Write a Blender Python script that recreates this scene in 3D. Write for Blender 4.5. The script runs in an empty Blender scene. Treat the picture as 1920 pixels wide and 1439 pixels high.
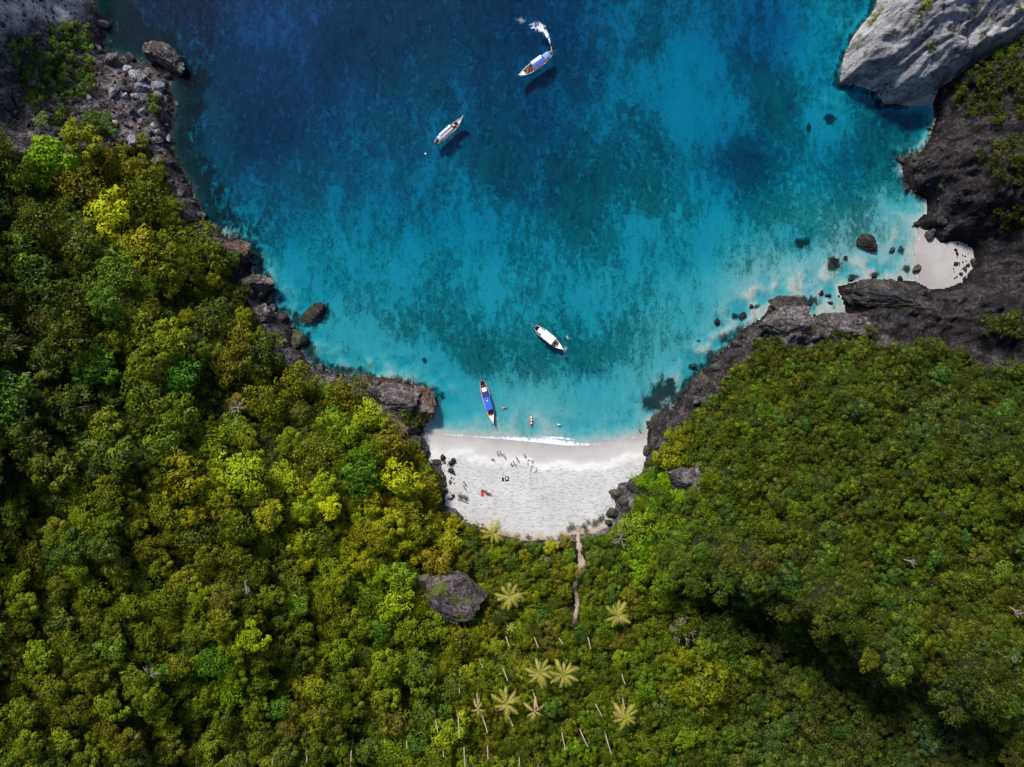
import bpy, bmesh, math, random
import numpy as np
from mathutils import Vector, Matrix, noise as mnoise
random.seed(11); RNG = np.random.default_rng(7)
SC = bpy.context.scene; COL = SC.collection
R = math.radians

# ------------------------------------------------------------------ camera, sky, sun, exposure
S = 0.145            # metres per photo pixel on the water
HCAM = 190.0         # height of the camera above the water
CX, CY = 960.0, 719.5
cam_d = bpy.data.cameras.new('camera'); cam = bpy.data.objects.new('camera', cam_d); COL.objects.link(cam)
cam.location = (0, 0, HCAM); cam.rotation_euler = (0, 0, 0)
cam_d.sensor_width = 36.0; cam_d.lens = 36.0*HCAM/(1920*S); cam_d.clip_start = 1; cam_d.clip_end = 6000
SC.camera = cam

SUN_ELEV, SUN_AZ = 42.0, 118.0          # azimuth as a mathematical angle: light comes from upper left
world = bpy.data.worlds.new('World'); SC.world = world; world.use_nodes = True
wn = world.node_tree.nodes; wl = world.node_tree.links; wn.clear()
sky = wn.new('ShaderNodeTexSky'); sky.sky_type = 'NISHITA'; sky.sun_disc = False
sky.sun_elevation = R(SUN_ELEV); sky.sun_rotation = R(90-SUN_AZ)
bg = wn.new('ShaderNodeBackground'); bg.inputs['Strength'].default_value = 0.10
wo = wn.new('ShaderNodeOutputWorld'); wl.new(sky.outputs[0], bg.inputs[0]); wl.new(bg.outputs[0], wo.inputs[0])
sd = bpy.data.lights.new('sun', 'SUN'); sd.energy = 4.9; sd.angle = R(10.0); sd.color = (1.0, 0.95, 0.87)
so = bpy.data.objects.new('sun', sd); COL.objects.link(so)
sv = Vector((math.cos(R(SUN_AZ))*math.cos(R(SUN_ELEV)), math.sin(R(SUN_AZ))*math.cos(R(SUN_ELEV)), math.sin(R(SUN_ELEV))))
so.rotation_euler = sv.to_track_quat('Z', 'Y').to_euler(); so.location = sv*300
vs = SC.view_settings; vs.view_transform = 'Standard'; vs.look = 'None'; vs.gamma = 1; vs.use_curve_mapping = False
vs.exposure = 0.22

# ------------------------------------------------------------------ helpers
def at(px, py, z=0.0):
    k = S*(HCAM-z)/HCAM
    return Vector(((px-CX)*k, (CY-py)*k, z))
def proj(x, y, z):
    k = S*(HCAM-z)/HCAM
    return x/k+CX, CY-y/k

def _hash(ix, iy, seed):
    h = (ix.astype(np.int64)*374761393 + iy.astype(np.int64)*668265263 + seed*982451653) & 0xffffffff
    h = ((h ^ (h >> 13))*1274126177) & 0xffffffff
    return ((h ^ (h >> 16)) & 0xffffff)/float(0xffffff)
def vn(x, y, seed=0):
    x = np.asarray(x, float); y = np.asarray(y, float)
    ix = np.floor(x); iy = np.floor(y); fx = x-ix; fy = y-iy
    ux = fx*fx*fx*(fx*(fx*6-15)+10); uy = fy*fy*fy*(fy*(fy*6-15)+10)
    a = _hash(ix, iy, seed); b = _hash(ix+1, iy, seed); c = _hash(ix, iy+1, seed); d = _hash(ix+1, iy+1, seed)
    return (a+(b-a)*ux+(c-a)*uy+(a-b-c+d)*ux*uy)*2-1
def fbm(x, y, wl_, octs=4, seed=0, gain=.5):
    s = 0; a = 1; n = 0; f = 1/wl_
    for o in range(octs):
        cs, sn = math.cos(.6*o+.3), math.sin(.6*o+.3)
        s = s+a*vn((x*cs-y*sn)*f, (x*sn+y*cs)*f, seed+o*17); n += a; a *= gain; f *= 2.03
    return s/n
def ridged(x, y, wl_, octs=4, seed=0):
    s = 0; a = 1; n = 0; f = 1/wl_
    for o in range(octs):
        cs, sn = math.cos(.7*o+.5), math.sin(.7*o+.5)
        s = s+a*(1-np.abs(vn((x*cs-y*sn)*f, (x*sn+y*cs)*f, seed+o*13))*2); n += a; a *= .55; f *= 2.1
    return s/n
def sstep(a, b, x):
    t = np.clip((x-a)/(b-a), 0, 1); return t*t*(3-2*t)
def sdf(P, x, y, closed=True):
    """positive inside polygon P; same units as input"""
    P = np.array(P, float); n = len(P)
    best = np.full(np.shape(x), 1e18); ins = np.zeros(np.shape(x), bool)
    for i in range(n if closed else n-1):
        ax, ay = P[i]; bx, by = P[(i+1) % n]
        dx, dy = bx-ax, by-ay; L = dx*dx+dy*dy
        t = np.clip(((x-ax)*dx+(y-ay)*dy)/L, 0, 1)
        best = np.minimum(best, (x-ax-t*dx)**2+(y-ay-t*dy)**2)
        if closed and ay != by:
            c = ((ay > y) != (by > y)) & (x < (bx-ax)*(y-ay)/(by-ay)+ax)
            ins ^= c
    d = np.sqrt(best)
    return np.where(ins, d, -d) if closed else d
def idw(pts, x, y, power=3.2, eps=18.0):
    num = 0; den = 0
    for p in pts:
        w = 1.0/((x-p[0])**2+(y-p[1])**2+eps*eps)**(power/2)
        num = num+w*p[2]; den = den+w
    return num/den

# ------------------------------------------------------------------ outlines (photo pixels at water level)
LEFT_LAND = [(150,-900),(150,-300),(168,-40),(176,10),(190,50),(196,90),(222,104),(262,118),(290,118),(318,150),(326,200),(318,245),(328,290),
 (350,335),(372,380),(388,430),(428,446),(462,462),(474,488),(468,512),(502,528),(514,548),(498,570),(520,592),(548,612),
 (556,650),(590,688),(640,704),(700,708),(760,716),(798,734),(818,758),(808,784),(792,806),
 (786,822),(792,838),(808,862),(830,880),(838,905),(834,944),(858,950),(880,976),(915,990),(952,1000),(985,1010),(1040,1013),(1090,998),(1135,984),(1150,960),
 (1152,930),(1162,906),(1182,900),(1206,882),(1212,850),(1214,812),(1222,790),(1240,792),(1262,764),(1274,736),(1300,714),(1328,692),(1348,662),
 (1380,640),(1396,612),(1428,594),(1456,566),(1490,558),(1512,574),(1520,596),(1560,588),(1592,594),(1580,560),(1572,542),(1610,532),(1668,528),(1716,528),(1740,542),(1772,540),
 (1806,524),(1826,500),(1820,470),(1800,458),(1762,462),(1742,436),(1716,418),(1738,398),(1734,376),(1706,356),(1690,322),(1694,300),(1722,288),(1742,256),
 (1750,226),(1746,196),(1758,150),(1950,60),(2600,-300),(5200,-1200),(5200,5200),(-5200,5200),(-5200,-900)]
BEACH = [(786,806),(850,815),(940,821),(1000,827),(1060,833),(1100,834),(1150,829),(1190,820),(1222,806),(1240,850),(1230,905),(1190,930),(1175,985),(1120,1010),(1040,1030),(960,1025),(880,1000),(830,960),(800,900),(770,850)]
COVE = [(1722,432),(1738,425),(1770,440),(1850,440),(1850,520),(1800,560),(1735,560),(1712,530),(1714,500),(1708,470)]
SEA = [(150,-900),(150,-300),(168,-40),(176,10),(190,50),(196,90),(222,104),(262,118),(290,118),(318,150),(326,200),(318,245),(328,290),
 (350,335),(372,380),(388,430),(428,446),(462,462),(474,488),(468,512),(502,528),(514,548),(498,570),(520,592),(548,612),
 (556,650),(590,688),(640,704),(700,708),(760,716),(798,734),(818,758),(808,784),(792,806),
 (850,815),(940,821),(1000,827),(1060,833),(1100,834),(1150,829),(1190,820),(1214,812),(1222,790),(1240,792),(1262,764),(1274,736),(1300,714),(1328,692),(1348,662),
 (1380,640),(1396,612),(1428,594),(1456,566),(1490,558),(1512,574),(1520,596),(1560,588),(1592,594),(1580,560),(1572,542),(1610,532),(1668,528),(1712,528),
 (1716,500),(1710,470),(1728,445),(1716,418),(1738,398),(1734,376),(1706,356),(1690,322),(1694,300),(1722,288),(1742,256),
 (1750,226),(1746,196),(1690,196),(1652,192),(1642,168),(1575,156),(1580,120),(1600,70),(1640,20),(1655,-40),(1700,-300),(1800,-900),(2500,-6000),(-2500,-6000)]
CLIFF = [(1575,156),(1580,120),(1600,70),(1640,20),(1655,-40),(1700,-300),(1800,-900),(4500,-900),(2600,-250),(1950,70),(1830,120),(1745,176),(1690,196),(1652,192),(1642,168)]
# height of the land at full rise (world pixel x, y, metres)
HPTS = [(60,60,46),(140,20,26),(250,180,4),(180,200,7),(290,140,2.5),(120,260,15),(60,350,50),(200,330,14),(290,330,8),(10,560,74),(250,520,24),(330,450,13),(300,600,26),
 (420,560,11),(500,620,10),(560,720,12),(400,700,22),(620,780,12),(740,760,5.5),(700,860,13),(640,900,17),(760,900,9),(520,900,24),(300,900,34),(100,800,52),(100,1100,38),(300,1200,30),(500,1100,25),
 (640,1040,16),(720,1020,12),(700,1150,9),(620,1250,13),(780,1000,6),(820,1080,4),(840,1200,4),(760,1300,6),(900,1050,2),(960,1040,1.5),(1000,1100,2.5),(1090,1080,1.5),(1100,1200,4),(960,1300,6),(1000,1450,9),(800,1450,9),(600,1450,16),
 (1160,1040,3.5),(1180,1120,4),(1185,950,7),(1230,920,13),(1210,1010,13),(1250,1050,18),(1300,900,20),(1260,840,9),(1320,780,14),(1400,700,13),(1450,650,7),(1550,640,5),(1650,680,11),(1500,760,20),(1400,1000,26),(1600,900,27),
 (1750,850,28),(1900,900,34),(1240,1200,6),(1235,1005,23),(1330,1015,34),(1430,1060,36),(1530,1125,37),(1690,1180,37),(1245,1090,4),(1320,1110,2),(1400,1140,3),(1480,1200,3),(1570,1265,4),(1720,1320,8),(1900,1360,13),(1350,1250,4),(1450,1330,4),(1600,1430,6),(1300,1450,5),(1950,1200,34),(2200,900,40),
 (1470,590,4.5),(1640,560,4),(1700,590,5),(1600,615,4.5),(1740,630,4),(1820,665,7),(1800,590,12),(1900,600,20),(1780,500,4),(1850,480,11),(1770,425,9),(1820,360,24),(1760,340,15),(1850,260,22),(1790,220,10),(1950,350,30),(1800,170,10),(1950,120,26),(2200,300,45),
 (-300,500,85),(-300,-100,75),(-400,1200,60),(600,1800,30),(1000,1900,25),(1600,1900,35)]
DPTS = [(1000,780,1.0),(1000,720,2.0),(1000,650,3.6),(1000,560,4.0),(1000,450,5.0),(1000,350,7.5),(1000,200,10),(1000,50,12),(700,660,2.6),(600,500,4.5),(640,620,2.6),(500,400,8),(450,250,13),(400,100,16),(600,100,12),(250,40,16),(700,300,8),
 (1300,600,2.3),(1450,540,.6),(1550,545,.3),(1650,490,.35),(1600,520,.3),(1690,450,.4),(1500,510,.5),(1420,570,.4),(1560,470,.8),(1640,440,.8),(1350,630,1.0),(1500,440,3.4),(1300,450,4.3),(1400,300,9),(1600,300,6.5),(1720,230,6),(1300,170,6.5),(1560,100,5.5),(1500,250,6),(1540,230,4.5),(1450,60,11),(1580,30,4.5),(1660,400,1.6),(1700,420,.8),(1400,640,1.6),(1240,740,1.6),(800,-300,17),(1500,-300,12),(1000,-1500,22)]
CPTS = [(1290,190,.0),(1300,120,.1),(1345,205,.1),(1310,230,.15),(1220,140,.35),(1180,190,.4),(1100,560,.3),(900,520,.33),(1000,560,.42),(600,620,.15),(750,680,.05),(1000,760,0),(1100,740,0),(900,745,0),(900,660,.8),(1000,680,.78),(860,620,.6),(1110,685,.75),(1160,640,.66),(1030,600,.6),(1250,640,.35),(1250,690,.15),(1300,600,.2),(1400,560,.0),(1250,560,.3),
 (1400,480,.35),(1350,430,.42),(1200,440,.35),(900,440,.42),(700,560,.62),(650,500,.55),(560,500,.4),(740,610,.6),(500,420,.6),(600,350,.6),(800,350,.66),(950,300,.75),(1100,350,.82),(1200,370,.85),(1250,280,.75),(1400,300,.88),(1450,380,.8),(1180,200,.6),(1000,200,.75),
 (850,150,.8),(750,200,.8),(600,200,.68),(500,150,.62),(480,60,.58),(450,250,.85),(380,150,.95),(300,50,1),(700,50,.8),(900,50,.78),(1100,80,.75),(1200,80,.7),(1400,130,.6),(1450,200,.85),(1350,200,.4),(1540,60,.35),(1560,150,.5),(1500,250,.6),(1535,240,.15),(1550,330,.5),(1600,420,.4),
 (1500,430,.5),(1650,280,.85),(1700,250,.95),(1600,370,.6),(1680,400,.1),(1640,490,.05),(1500,520,.12),(1350,650,.15),(1100,790,0),(850,780,0),(1180,740,.0),(640,660,.25),(540,560,.5),(820,700,.02),(700,640,.15),(1000,-300,.8)]
SPOTS = [(1240,738,46,26,-35),(1225,755,30,26,0),(1560,220,15,13,0),(1520,238,8,12,0),(1505,455,16,14,0),(1565,496,20,17,0),(1378,595,9,8,0),(1345,604,8,8,0),(1300,688,11,8,0),(795,676,9,7,60),(600,590,30,22,-40),(560,640,26,22,0),(690,712,60,12,8),(1250,780,22,30,0),(1365,635,22,16,0),(1500,565,40,14,0),
 (1400,300,60,60,0),(1180,350,70,40,0),(450,470,14,40,0),(1010,80,34,24,0),(1540,552,6,5,0),(1553,555,8,5,0),(1600,520,12,8,0),(1640,515,10,6,0),(1700,505,10,8,0),(1690,470,8,12,0),(1420,575,8,6,0),(1310,640,7,5,0)]

RIGHTROCK_W = [(1380,600),(1460,560),(1600,590),(1700,520),(1640,350),(1700,240),(1760,150),(2100,60),(2100,660),(1850,670),(1760,640),(1600,630),(1500,650),(1390,670),(1300,760),(1220,860),(1210,780)]
def height(x, y):
    """x, y in metres -> z, dsea (m, + on land), dland (m, + inside hill area), beach mask, cliff distance"""
    px = x/S+CX; py = CY-y/S
    wob = fbm(x, y, 9, 4, 3)*9; wob2 = fbm(x, y, 9, 4, 31)*9
    k = sstep(0, 30, np.abs(sdf([(810,812),(1205,830)], px, py, False))-8)   # keep the main waterline smooth
    wx, wy = px+wob*k, py+wob2*k
    dsea = -sdf(SEA, wx, wy)*S
    dl = sdf(LEFT_LAND, wx, wy)*S
    dc = sdf(CLIFF, px+wob*.4, py+wob2*.4)*S
    dbe = sdf(BEACH, px, py)*S; dco = sdf(COVE, px, py)*S
    sand = np.maximum(dbe, dco)
    base = 2.4*(1-np.exp(-np.maximum(dsea, 0)*.055))
    base = base*(1-.78*sstep(-6, 0, dco))  # cove sand kept low so the darker wet colour stands in for shade
    hc = idw(HPTS, px, py)
    dlp = np.maximum(dl, 0)
    L = 9+hc*.22
    hill = hc*(1-np.exp(-(dlp/L)**1.25))
    gul = fbm(x, y, 27, 4, 50)*np.clip(hc*.24, 0, 6.5)*sstep(3, 18, dlp)
    rk = ridged(x+fbm(x, y, 6, 2, 9)*2, y, 5.5, 5, 21)
    strip = sstep(.0, 2.0, dlp)*(1.15-.8*sstep(7, 14, dlp))
    hill = hill+gul+(rk*1.3+.5)*strip
    # limestone cliff
    dcp = np.maximum(dc, 0)
    u = x*.86+y*.5; v = -x*.5+y*.86
    warp = fbm(x, y, 16, 3, 77)*5
    streak = ridged(u/3.2+warp*.4, v+warp, 4.2, 4, 90)*2.7+ridged(u/2.2+warp*.5, v*1.1+warp*.5, 13, 5, 66)*4.2+fbm(x, y, 2.2, 3, 99)*.8
    dS = np.abs(sdf([(1575,156),(1642,176),(1652,192),(1690,196),(1745,176),(1830,120),(1950,70),(2600,-250),(4500,-900)], px+wob*.4, py+wob2*.4, False))*S
    cl = np.minimum(58*(1-np.exp(-(dcp/22)**.9)), 6.5*(1-np.exp(-dcp/.9))+.50*dS) + streak*.75*sstep(0, 4, dcp)
    rr_ = sstep(-12, 25, sdf(RIGHTROCK_W, px, py))
    led = ridged(x*.8+y*.3, y*1.15+fbm(x, y, 11, 3, 14)*3, 13, 5, 71)
    hill = hill+rr_*sstep(.5, 4, dlp)*(led*3.4+ridged(x, y, 5, 5, 72)*1.7+.9)
    z = np.where(dc > 0, np.maximum(np.maximum(cl, 0)+.1, np.where(dl > 0, base+hill, 0)), np.where(dl > 0, base+hill, base))
    # sea floor
    D = idw(DPTS, px, py, 3.0, 30)*.25
    dw = np.maximum(-dsea, 0)
    dsand = np.where(sand > 0, 0, -sand)
    nearsand = np.exp(-dsand/7.0)
    slope = .30*(1-nearsand)+.042*nearsand+2.0*sstep(-9, -1, dc)
    dep = D*(1-np.exp(-slope*dw/np.maximum(D, .3)*1.1))
    nr = fbm(x, y, 3.0, 4, 5)*sstep(0, 1.5, dw)*(1-sstep(4, 10, dw))*(1-nearsand)*.9
    dep = np.maximum(dep-nr*.7, .03*sstep(0, .4, dw)) if True else dep
    floor = -dep+fbm(x, y, 12, 3, 8)*.15*sstep(6, 25, dw)
    z = np.where(dsea > 0, z, np.minimum(floor, -.0))
    z = np.where((dsea > 0) & (sand > 0) & (dl <= 0) & (dc <= 0), base + fbm(x, y, 1.6, 3, 2)*.05*sstep(.5, 5, dsea), z)
    return z, dsea, dl, sand, dc

# ------------------------------------------------------------------ materials
def newmat(name):
    m = bpy.data.materials.new(name); m.use_nodes = True; nt = m.node_tree; nt.nodes.clear()
    return m, nt
class NT:
    def __init__(s, nt): s.nt = nt
    def n(s, t, **kw):
        nd = s.nt.nodes.new(t)
        for k, v in kw.items():
            if k.startswith('i_'):
                nd.inputs[k[2:].replace('_', ' ')].default_value = v
            else: setattr(nd, k, v)
        return nd
    def l(s, a, b): s.nt.links.new(a, b)
    def pos(s): return s.n('ShaderNodeNewGeometry').outputs['Position']
    def mapping(s, vec, sc=(1,1,1), rot=(0,0,0)):
        m = s.n('ShaderNodeMapping'); m.inputs['Scale'].default_value = sc; m.inputs['Rotation'].default_value = rot; s.l(vec, m.inputs[0]); return m.outputs[0]
    def noise(s, vec, scale, detail=5, rough=.55, dist=0):
        n = s.n('ShaderNodeTexNoise'); n.inputs['Scale'].default_value = scale; n.inputs['Detail'].default_value = detail
        n.inputs['Roughness'].default_value = rough; n.inputs['Distortion'].default_value = dist; s.l(vec, n.inputs['Vector']); return n.outputs[0]
    def ridge(s, vec, scale, lo=.5, hi=.9):
        n = s.n('ShaderNodeTexNoise', noise_type='RIDGED_MULTIFRACTAL'); n.inputs['Scale'].default_value = scale; n.inputs['Detail'].default_value = 6
        n.inputs['Roughness'].default_value = .55; s.l(vec, n.inputs['Vector'])
        return s.ramp(s.math('MULTIPLY', n.outputs[0], .5), [(lo, 0.), (hi, 1.)])
    def ramp(s, fac, stops):
        r = s.n('ShaderNodeValToRGB'); cr = r.color_ramp
        while len(cr.elements) < len(stops): cr.elements.new(.5)
        for e, (p, c) in zip(cr.elements, stops):
            e.position = p; e.color = (c, c, c, 1) if not hasattr(c, '__len__') else (*c, 1)
        s.l(fac, r.inputs[0]); return r.outputs[0]
    def mix(s, fac, a, b, mode='MIX'):
        m = s.n('ShaderNodeMix', data_type='RGBA', blend_type=mode)
        for sock, v in ((m.inputs[0], fac), (m.inputs[6], a), (m.inputs[7], b)):
            if isinstance(v, bpy.types.NodeSocket): s.l(v, sock)
            elif hasattr(v, '__len__'): sock.default_value = (*v, 1)
            else: sock.default_value = v
        return m.outputs[2]
    def math(s, op, a, b=0., c=0., clamp=False):
        m = s.n('ShaderNodeMath', operation=op, use_clamp=clamp)
        for sock, v in zip(m.inputs, (a, b, c)):
            if isinstance(v, bpy.types.NodeSocket): s.l(v, sock)
            else: sock.default_value = v
        return m.outputs[0]
    def attr(s, name, typ='GEOMETRY'):
        a = s.n('ShaderNodeAttribute', attribute_name=name, attribute_type=typ); return a
    def bump(s, h, strength=.5, dist=.2):
        b = s.n('ShaderNodeBump'); b.inputs['Strength'].default_value = strength; b.inputs['Distance'].default_value = dist; s.l(h, b.inputs['Height']); return b.outputs[0]
    def out(s, sh, vol=None):
        o = s.n('ShaderNodeOutputMaterial'); s.l(sh, o.inputs[0])
        if vol: s.l(vol, o.inputs[1])
    def principled(s, col, rough=.8, normal=None, spec=.3):
        p = s.n('ShaderNodeBsdfPrincipled')
        if isinstance(col, bpy.types.NodeSocket): s.l(col, p.inputs['Base Color'])
        else: p.inputs['Base Color'].default_value = (*col, 1)
        if isinstance(rough, bpy.types.NodeSocket): s.l(rough, p.inputs['Roughness'])
        else: p.inputs['Roughness'].default_value = rough
        p.inputs['Specular IOR Level'].default_value = spec
        if normal: s.l(normal, p.inputs['Normal'])
        return p.outputs[0]

def mat_simple(name, col, rough=.6, var=.15, scale=3.0, spec=.35):
    m, nt = newmat(name); N = NT(nt)
    tc = N.n('ShaderNodeTexCoord').outputs['Object']
    f = N.noise(tc, scale, 4)
    c = N.mix(f, [max(0, v*(1-var*1.6)) for v in col], [min(1, v*(1+var)) for v in col])
    N.out(N.principled(c, rough, None, spec)); return m

def mat_foliage():
    m, nt = newmat('foliage'); N = NT(nt)
    a = N.attr('tint', 'INSTANCER')
    oi = N.n('ShaderNodeObjectInfo')
    tone = N.attr('tone')                                  # per leaf variation stored on the crown mesh
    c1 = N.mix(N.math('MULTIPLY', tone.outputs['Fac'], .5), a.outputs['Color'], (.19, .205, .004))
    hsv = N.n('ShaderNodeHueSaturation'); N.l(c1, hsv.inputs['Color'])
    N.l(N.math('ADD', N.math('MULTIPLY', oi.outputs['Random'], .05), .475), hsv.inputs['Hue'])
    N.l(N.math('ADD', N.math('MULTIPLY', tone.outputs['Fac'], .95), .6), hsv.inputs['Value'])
    hsv.inputs['Saturation'].default_value = 1.0
    col = hsv.outputs[0]
    d = N.n('ShaderNodeBsdfDiffuse'); N.l(col, d.inputs[0])
    t = N.n('ShaderNodeBsdfTranslucent'); N.l(N.mix(1.0, col, (1.1, 1.0, .45), 'MULTIPLY'), t.inputs[0])
    g = N.n('ShaderNodeBsdfGlossy'); g.inputs['Roughness'].default_value = .5; g.inputs[0].default_value = (.8, .85, .9, 1)
    x = N.n('ShaderNodeMixShader'); x.inputs[0].default_value = .28; N.l(d.outputs[0], x.inputs[1]); N.l(t.outputs[0], x.inputs[2])
    y = N.n('ShaderNodeMixShader'); y.inputs[0].default_value = .010; N.l(x.outputs[0], y.inputs[1]); N.l(g.outputs[0], y.inputs[2])
    N.out(y.outputs[0]); return m

def mat_rock(name, dark, mid, light, moss=0.0, lightamt=.6, use_inst=False):
    m, nt = newmat(name); N = NT(nt); p = N.pos()
    n1 = N.noise(p, .35, 8, .65, .6); n2 = N.noise(p, 1.6, 6, .7); n3 = N.noise(p, 5.0, 4, .7)
    f = N.math('ADD', N.math('MULTIPLY', n1, .5), N.math('MULTIPLY', n2, .5))
    c = N.ramp(f, [(.40, dark), (.5, mid), (.61, light)])
    v = N.n('ShaderNodeTexVoronoi', feature='DISTANCE_TO_EDGE'); v.inputs['Scale'].default_value = .8; N.l(N.mapping(p, (1, 1, 1)), v.inputs['Vector'])
    crack = N.ramp(v.outputs['Distance'], [(0, .35), (.06, 1)])
    c = N.mix(.75, c, crack, 'MULTIPLY')
    sp = N.ramp(n3, [(.56, 0.), (.66, 1.)])
    c = N.mix(N.math('MULTIPLY', sp, lightamt), c, light)
    if moss:
        mz = N.ramp(N.noise(p, .22, 5, .6), [(.5, 0.), (.58, 1.)])
        c = N.mix(N.math('MULTIPLY', mz, moss), c, (.10, .13, .012))
    # wet, weed-covered band just above the water
    geo = N.n('ShaderNodeSeparateXYZ'); N.l(p, geo.inputs[0])
    wet = N.ramp(N.math('ADD', N.math('MULTIPLY', geo.outputs[2], .5), N.math('MULTIPLY', n2, .5)), [(.3, .35), (.75, 1.)])
    c = N.mix(1., c, wet, 'MULTIPLY')
    h = N.math('ADD', N.math('MULTIPLY', n2, .6), N.math('MULTIPLY', n3, .4))
    N.out(N.principled(c, .88, N.bump(h, .9, .5), .25)); return m

M_FOL = mat_foliage()
M_ROCK = mat_rock('shore_rock', (.022, .018, .02), (.075, .062, .062), (.26, .235, .25), 0, .55)
M_DARKROCK = mat_rock('dark_shore_rock', (.012, .010, .012), (.035, .030, .032), (.11, .10, .11), .25, .4)
M_PALEROCK = mat_rock('pale_boulder_rock', (.09, .085, .10), (.25, .24, .27), (.5, .48, .52), 0, .5)
M_BROWNROCK = mat_rock('brown_rock', (.04, .025, .02), (.12, .075, .055), (.27, .22, .2), 0, .4)

def mat_land():
    m, nt = newmat('hillside_ground'); N = NT(nt); p = N.pos()
    n1 = N.noise(p, .3, 8, .65, .5); n2 = N.noise(p, 1.5, 7, .7); n3 = N.noise(p, 4.5, 4, .7)
    f = N.math('ADD', N.math('MULTIPLY', n1, .45), N.math('MULTIPLY', n2, .55))
    rock = N.ramp(f, [(.40, (.011, .009, .010)), (.5, (.055, .045, .047)), (.60, (.23, .205, .225))])
    drk = N.ramp(f, [(.41, (.006, .005, .006)), (.5, (.018, .015, .017)), (.60, (.065, .056, .066))])
    a = N.attr('dark'); rock = N.mix(a.outputs['Fac'], rock, drk)
    b = N.attr('brown'); rock = N.mix(N.math('MULTIPLY', b.outputs['Fac'], .7), rock, N.ramp(f, [(.36, (.035, .018, .014)), (.6, (.22, .12, .085))]))
    pa = N.attr('pale'); rock = N.mix(N.math('MULTIPLY', pa.outputs['Fac'], .9), rock, N.ramp(f, [(.40, (.10, .09, .11)), (.5, (.30, .28, .32)), (.6, (.5, .48, .52))]))
    sp = N.ramp(n3, [(.57, 0.), (.66, 1.)]); rock = N.mix(N.math('MULTIPLY', N.math('MULTIPLY', sp, .4), N.math('SUBTRACT', 1.0, a.outputs['Fac'])), rock, (.36, .34, .38))
    rd = N.ridge(p, .22, .3, .85); rock = N.mix(N.math('MULTIPLY', rd, .6), rock, (.010, .008, .010))
    soil = N.ramp(n2, [(.35, (.006, .009, .003)), (.65, (.022, .028, .007))])
    r = N.attr('rocky')
    msk = N.ramp(N.math('ADD', r.outputs['Fac'], N.math('MULTIPLY', N.math('SUBTRACT', n2, .5), .7)), [(.4, 0.), (.55, 1.)])
    c = N.mix(msk, soil, rock)
    geo = N.n('ShaderNodeSeparateXYZ'); N.l(p, geo.inputs[0])
    wet = N.ramp(N.math('ADD', N.math('MULTIPLY', geo.outputs[2], .28), N.math('MULTIPLY', n2, .5)), [(.3, .28), (.85, 1.)])
    c = N.mix(1., c, wet, 'MULTIPLY')
    h = N.math('ADD', N.math('MULTIPLY', n2, .6), N.math('MULTIPLY', n3, .4))
    N.out(N.principled(c, .9, N.bump(h, .9, .6), .2)); return m
def mat_cliff():
    m, nt = newmat('limestone'); N = NT(nt); p = N.pos()
    q = N.mapping(p, (.5, 1.7, .6), (0, 0, R(-30)))
    n1 = N.noise(q, .2, 10, .75, .35); n2 = N.noise(q, .9, 9, .8, .15); n3 = N.noise(p, 1.8, 8, .8)
    f = N.math('ADD', N.math('MULTIPLY', n1, .5), N.math('ADD', N.math('MULTIPLY', n2, .3), N.math('MULTIPLY', n3, .2)))
    c = N.ramp(f, [(.42, (.07, .068, .08)), (.47, (.24, .235, .26)), (.515, (.42, .41, .44)), (.57, (.64, .63, .67))])
    g = N.ramp(N.noise(p, .13, 4, .6), [(.56, 0.), (.62, 1.)]); gg = N.ramp(n3, [(.45, 0.), (.55, 1.)])
    rd = N.ridge(q, .35, .35, .85); rd2 = N.ridge(p, .9, .4, .9)
    c = N.mix(N.math('MULTIPLY', rd, .75), c, (.07, .066, .078)); c = N.mix(N.math('MULTIPLY', rd2, .45), c, (.10, .095, .11))
    c = N.mix(N.math('MULTIPLY', g, gg), c, (.035, .055, .012))
    N.out(N.principled(c, .9, N.bump(N.math('ADD', n2, N.math('MULTIPLY', n3, .6)), 1.0, 1.0), .25)); return m
def mat_sand():
    m, nt = newmat('beach_sand'); N = NT(nt); p = N.pos()
    n1 = N.noise(p, .12, 4); q = N.mapping(p, (.9, 2.2, 1)); n2 = N.noise(q, .95, 8, .8); n3 = N.noise(p, 4.2, 3, .6)
    dry = N.ramp(n1, [(.35, (.50, .495, .495)), (.65, (.585, .58, .58))])
    foot = N.ramp(n2, [(.40, 0.3), (.50, 1.)])
    geo = N.n('ShaderNodeSeparateXYZ'); N.l(p, geo.inputs[0])
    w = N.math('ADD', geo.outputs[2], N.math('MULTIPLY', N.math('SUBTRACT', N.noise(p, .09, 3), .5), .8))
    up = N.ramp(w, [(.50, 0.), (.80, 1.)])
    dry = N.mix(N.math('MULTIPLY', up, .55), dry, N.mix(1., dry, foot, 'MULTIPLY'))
    wet_shade = N.ramp(w, [(.0, (.31, .29, .29)), (.22, (.39, .375, .37)), (.5, (.43, .42, .415)), (.85, (1., 1., 1.))])  # wet sand tone; on the low cove beach it doubles as painted shade
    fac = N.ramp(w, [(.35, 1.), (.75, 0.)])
    c = N.mix(fac, dry, wet_shade)
    c = N.mix(N.math('MULTIPLY', N.ramp(n3, [(.69, 0.), (.74, 1.)]), N.math('MULTIPLY', up, .5)), c, (.13, .11, .10))
    leaf = N.attr('dl'); c = N.mix(leaf.outputs['Fac'], c, (.42, .30, .21))
    N.out(N.principled(c, .9, N.bump(N.math('MULTIPLY', N.math('ADD', n2, n3), up), .9, .22), .2)); return m
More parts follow.
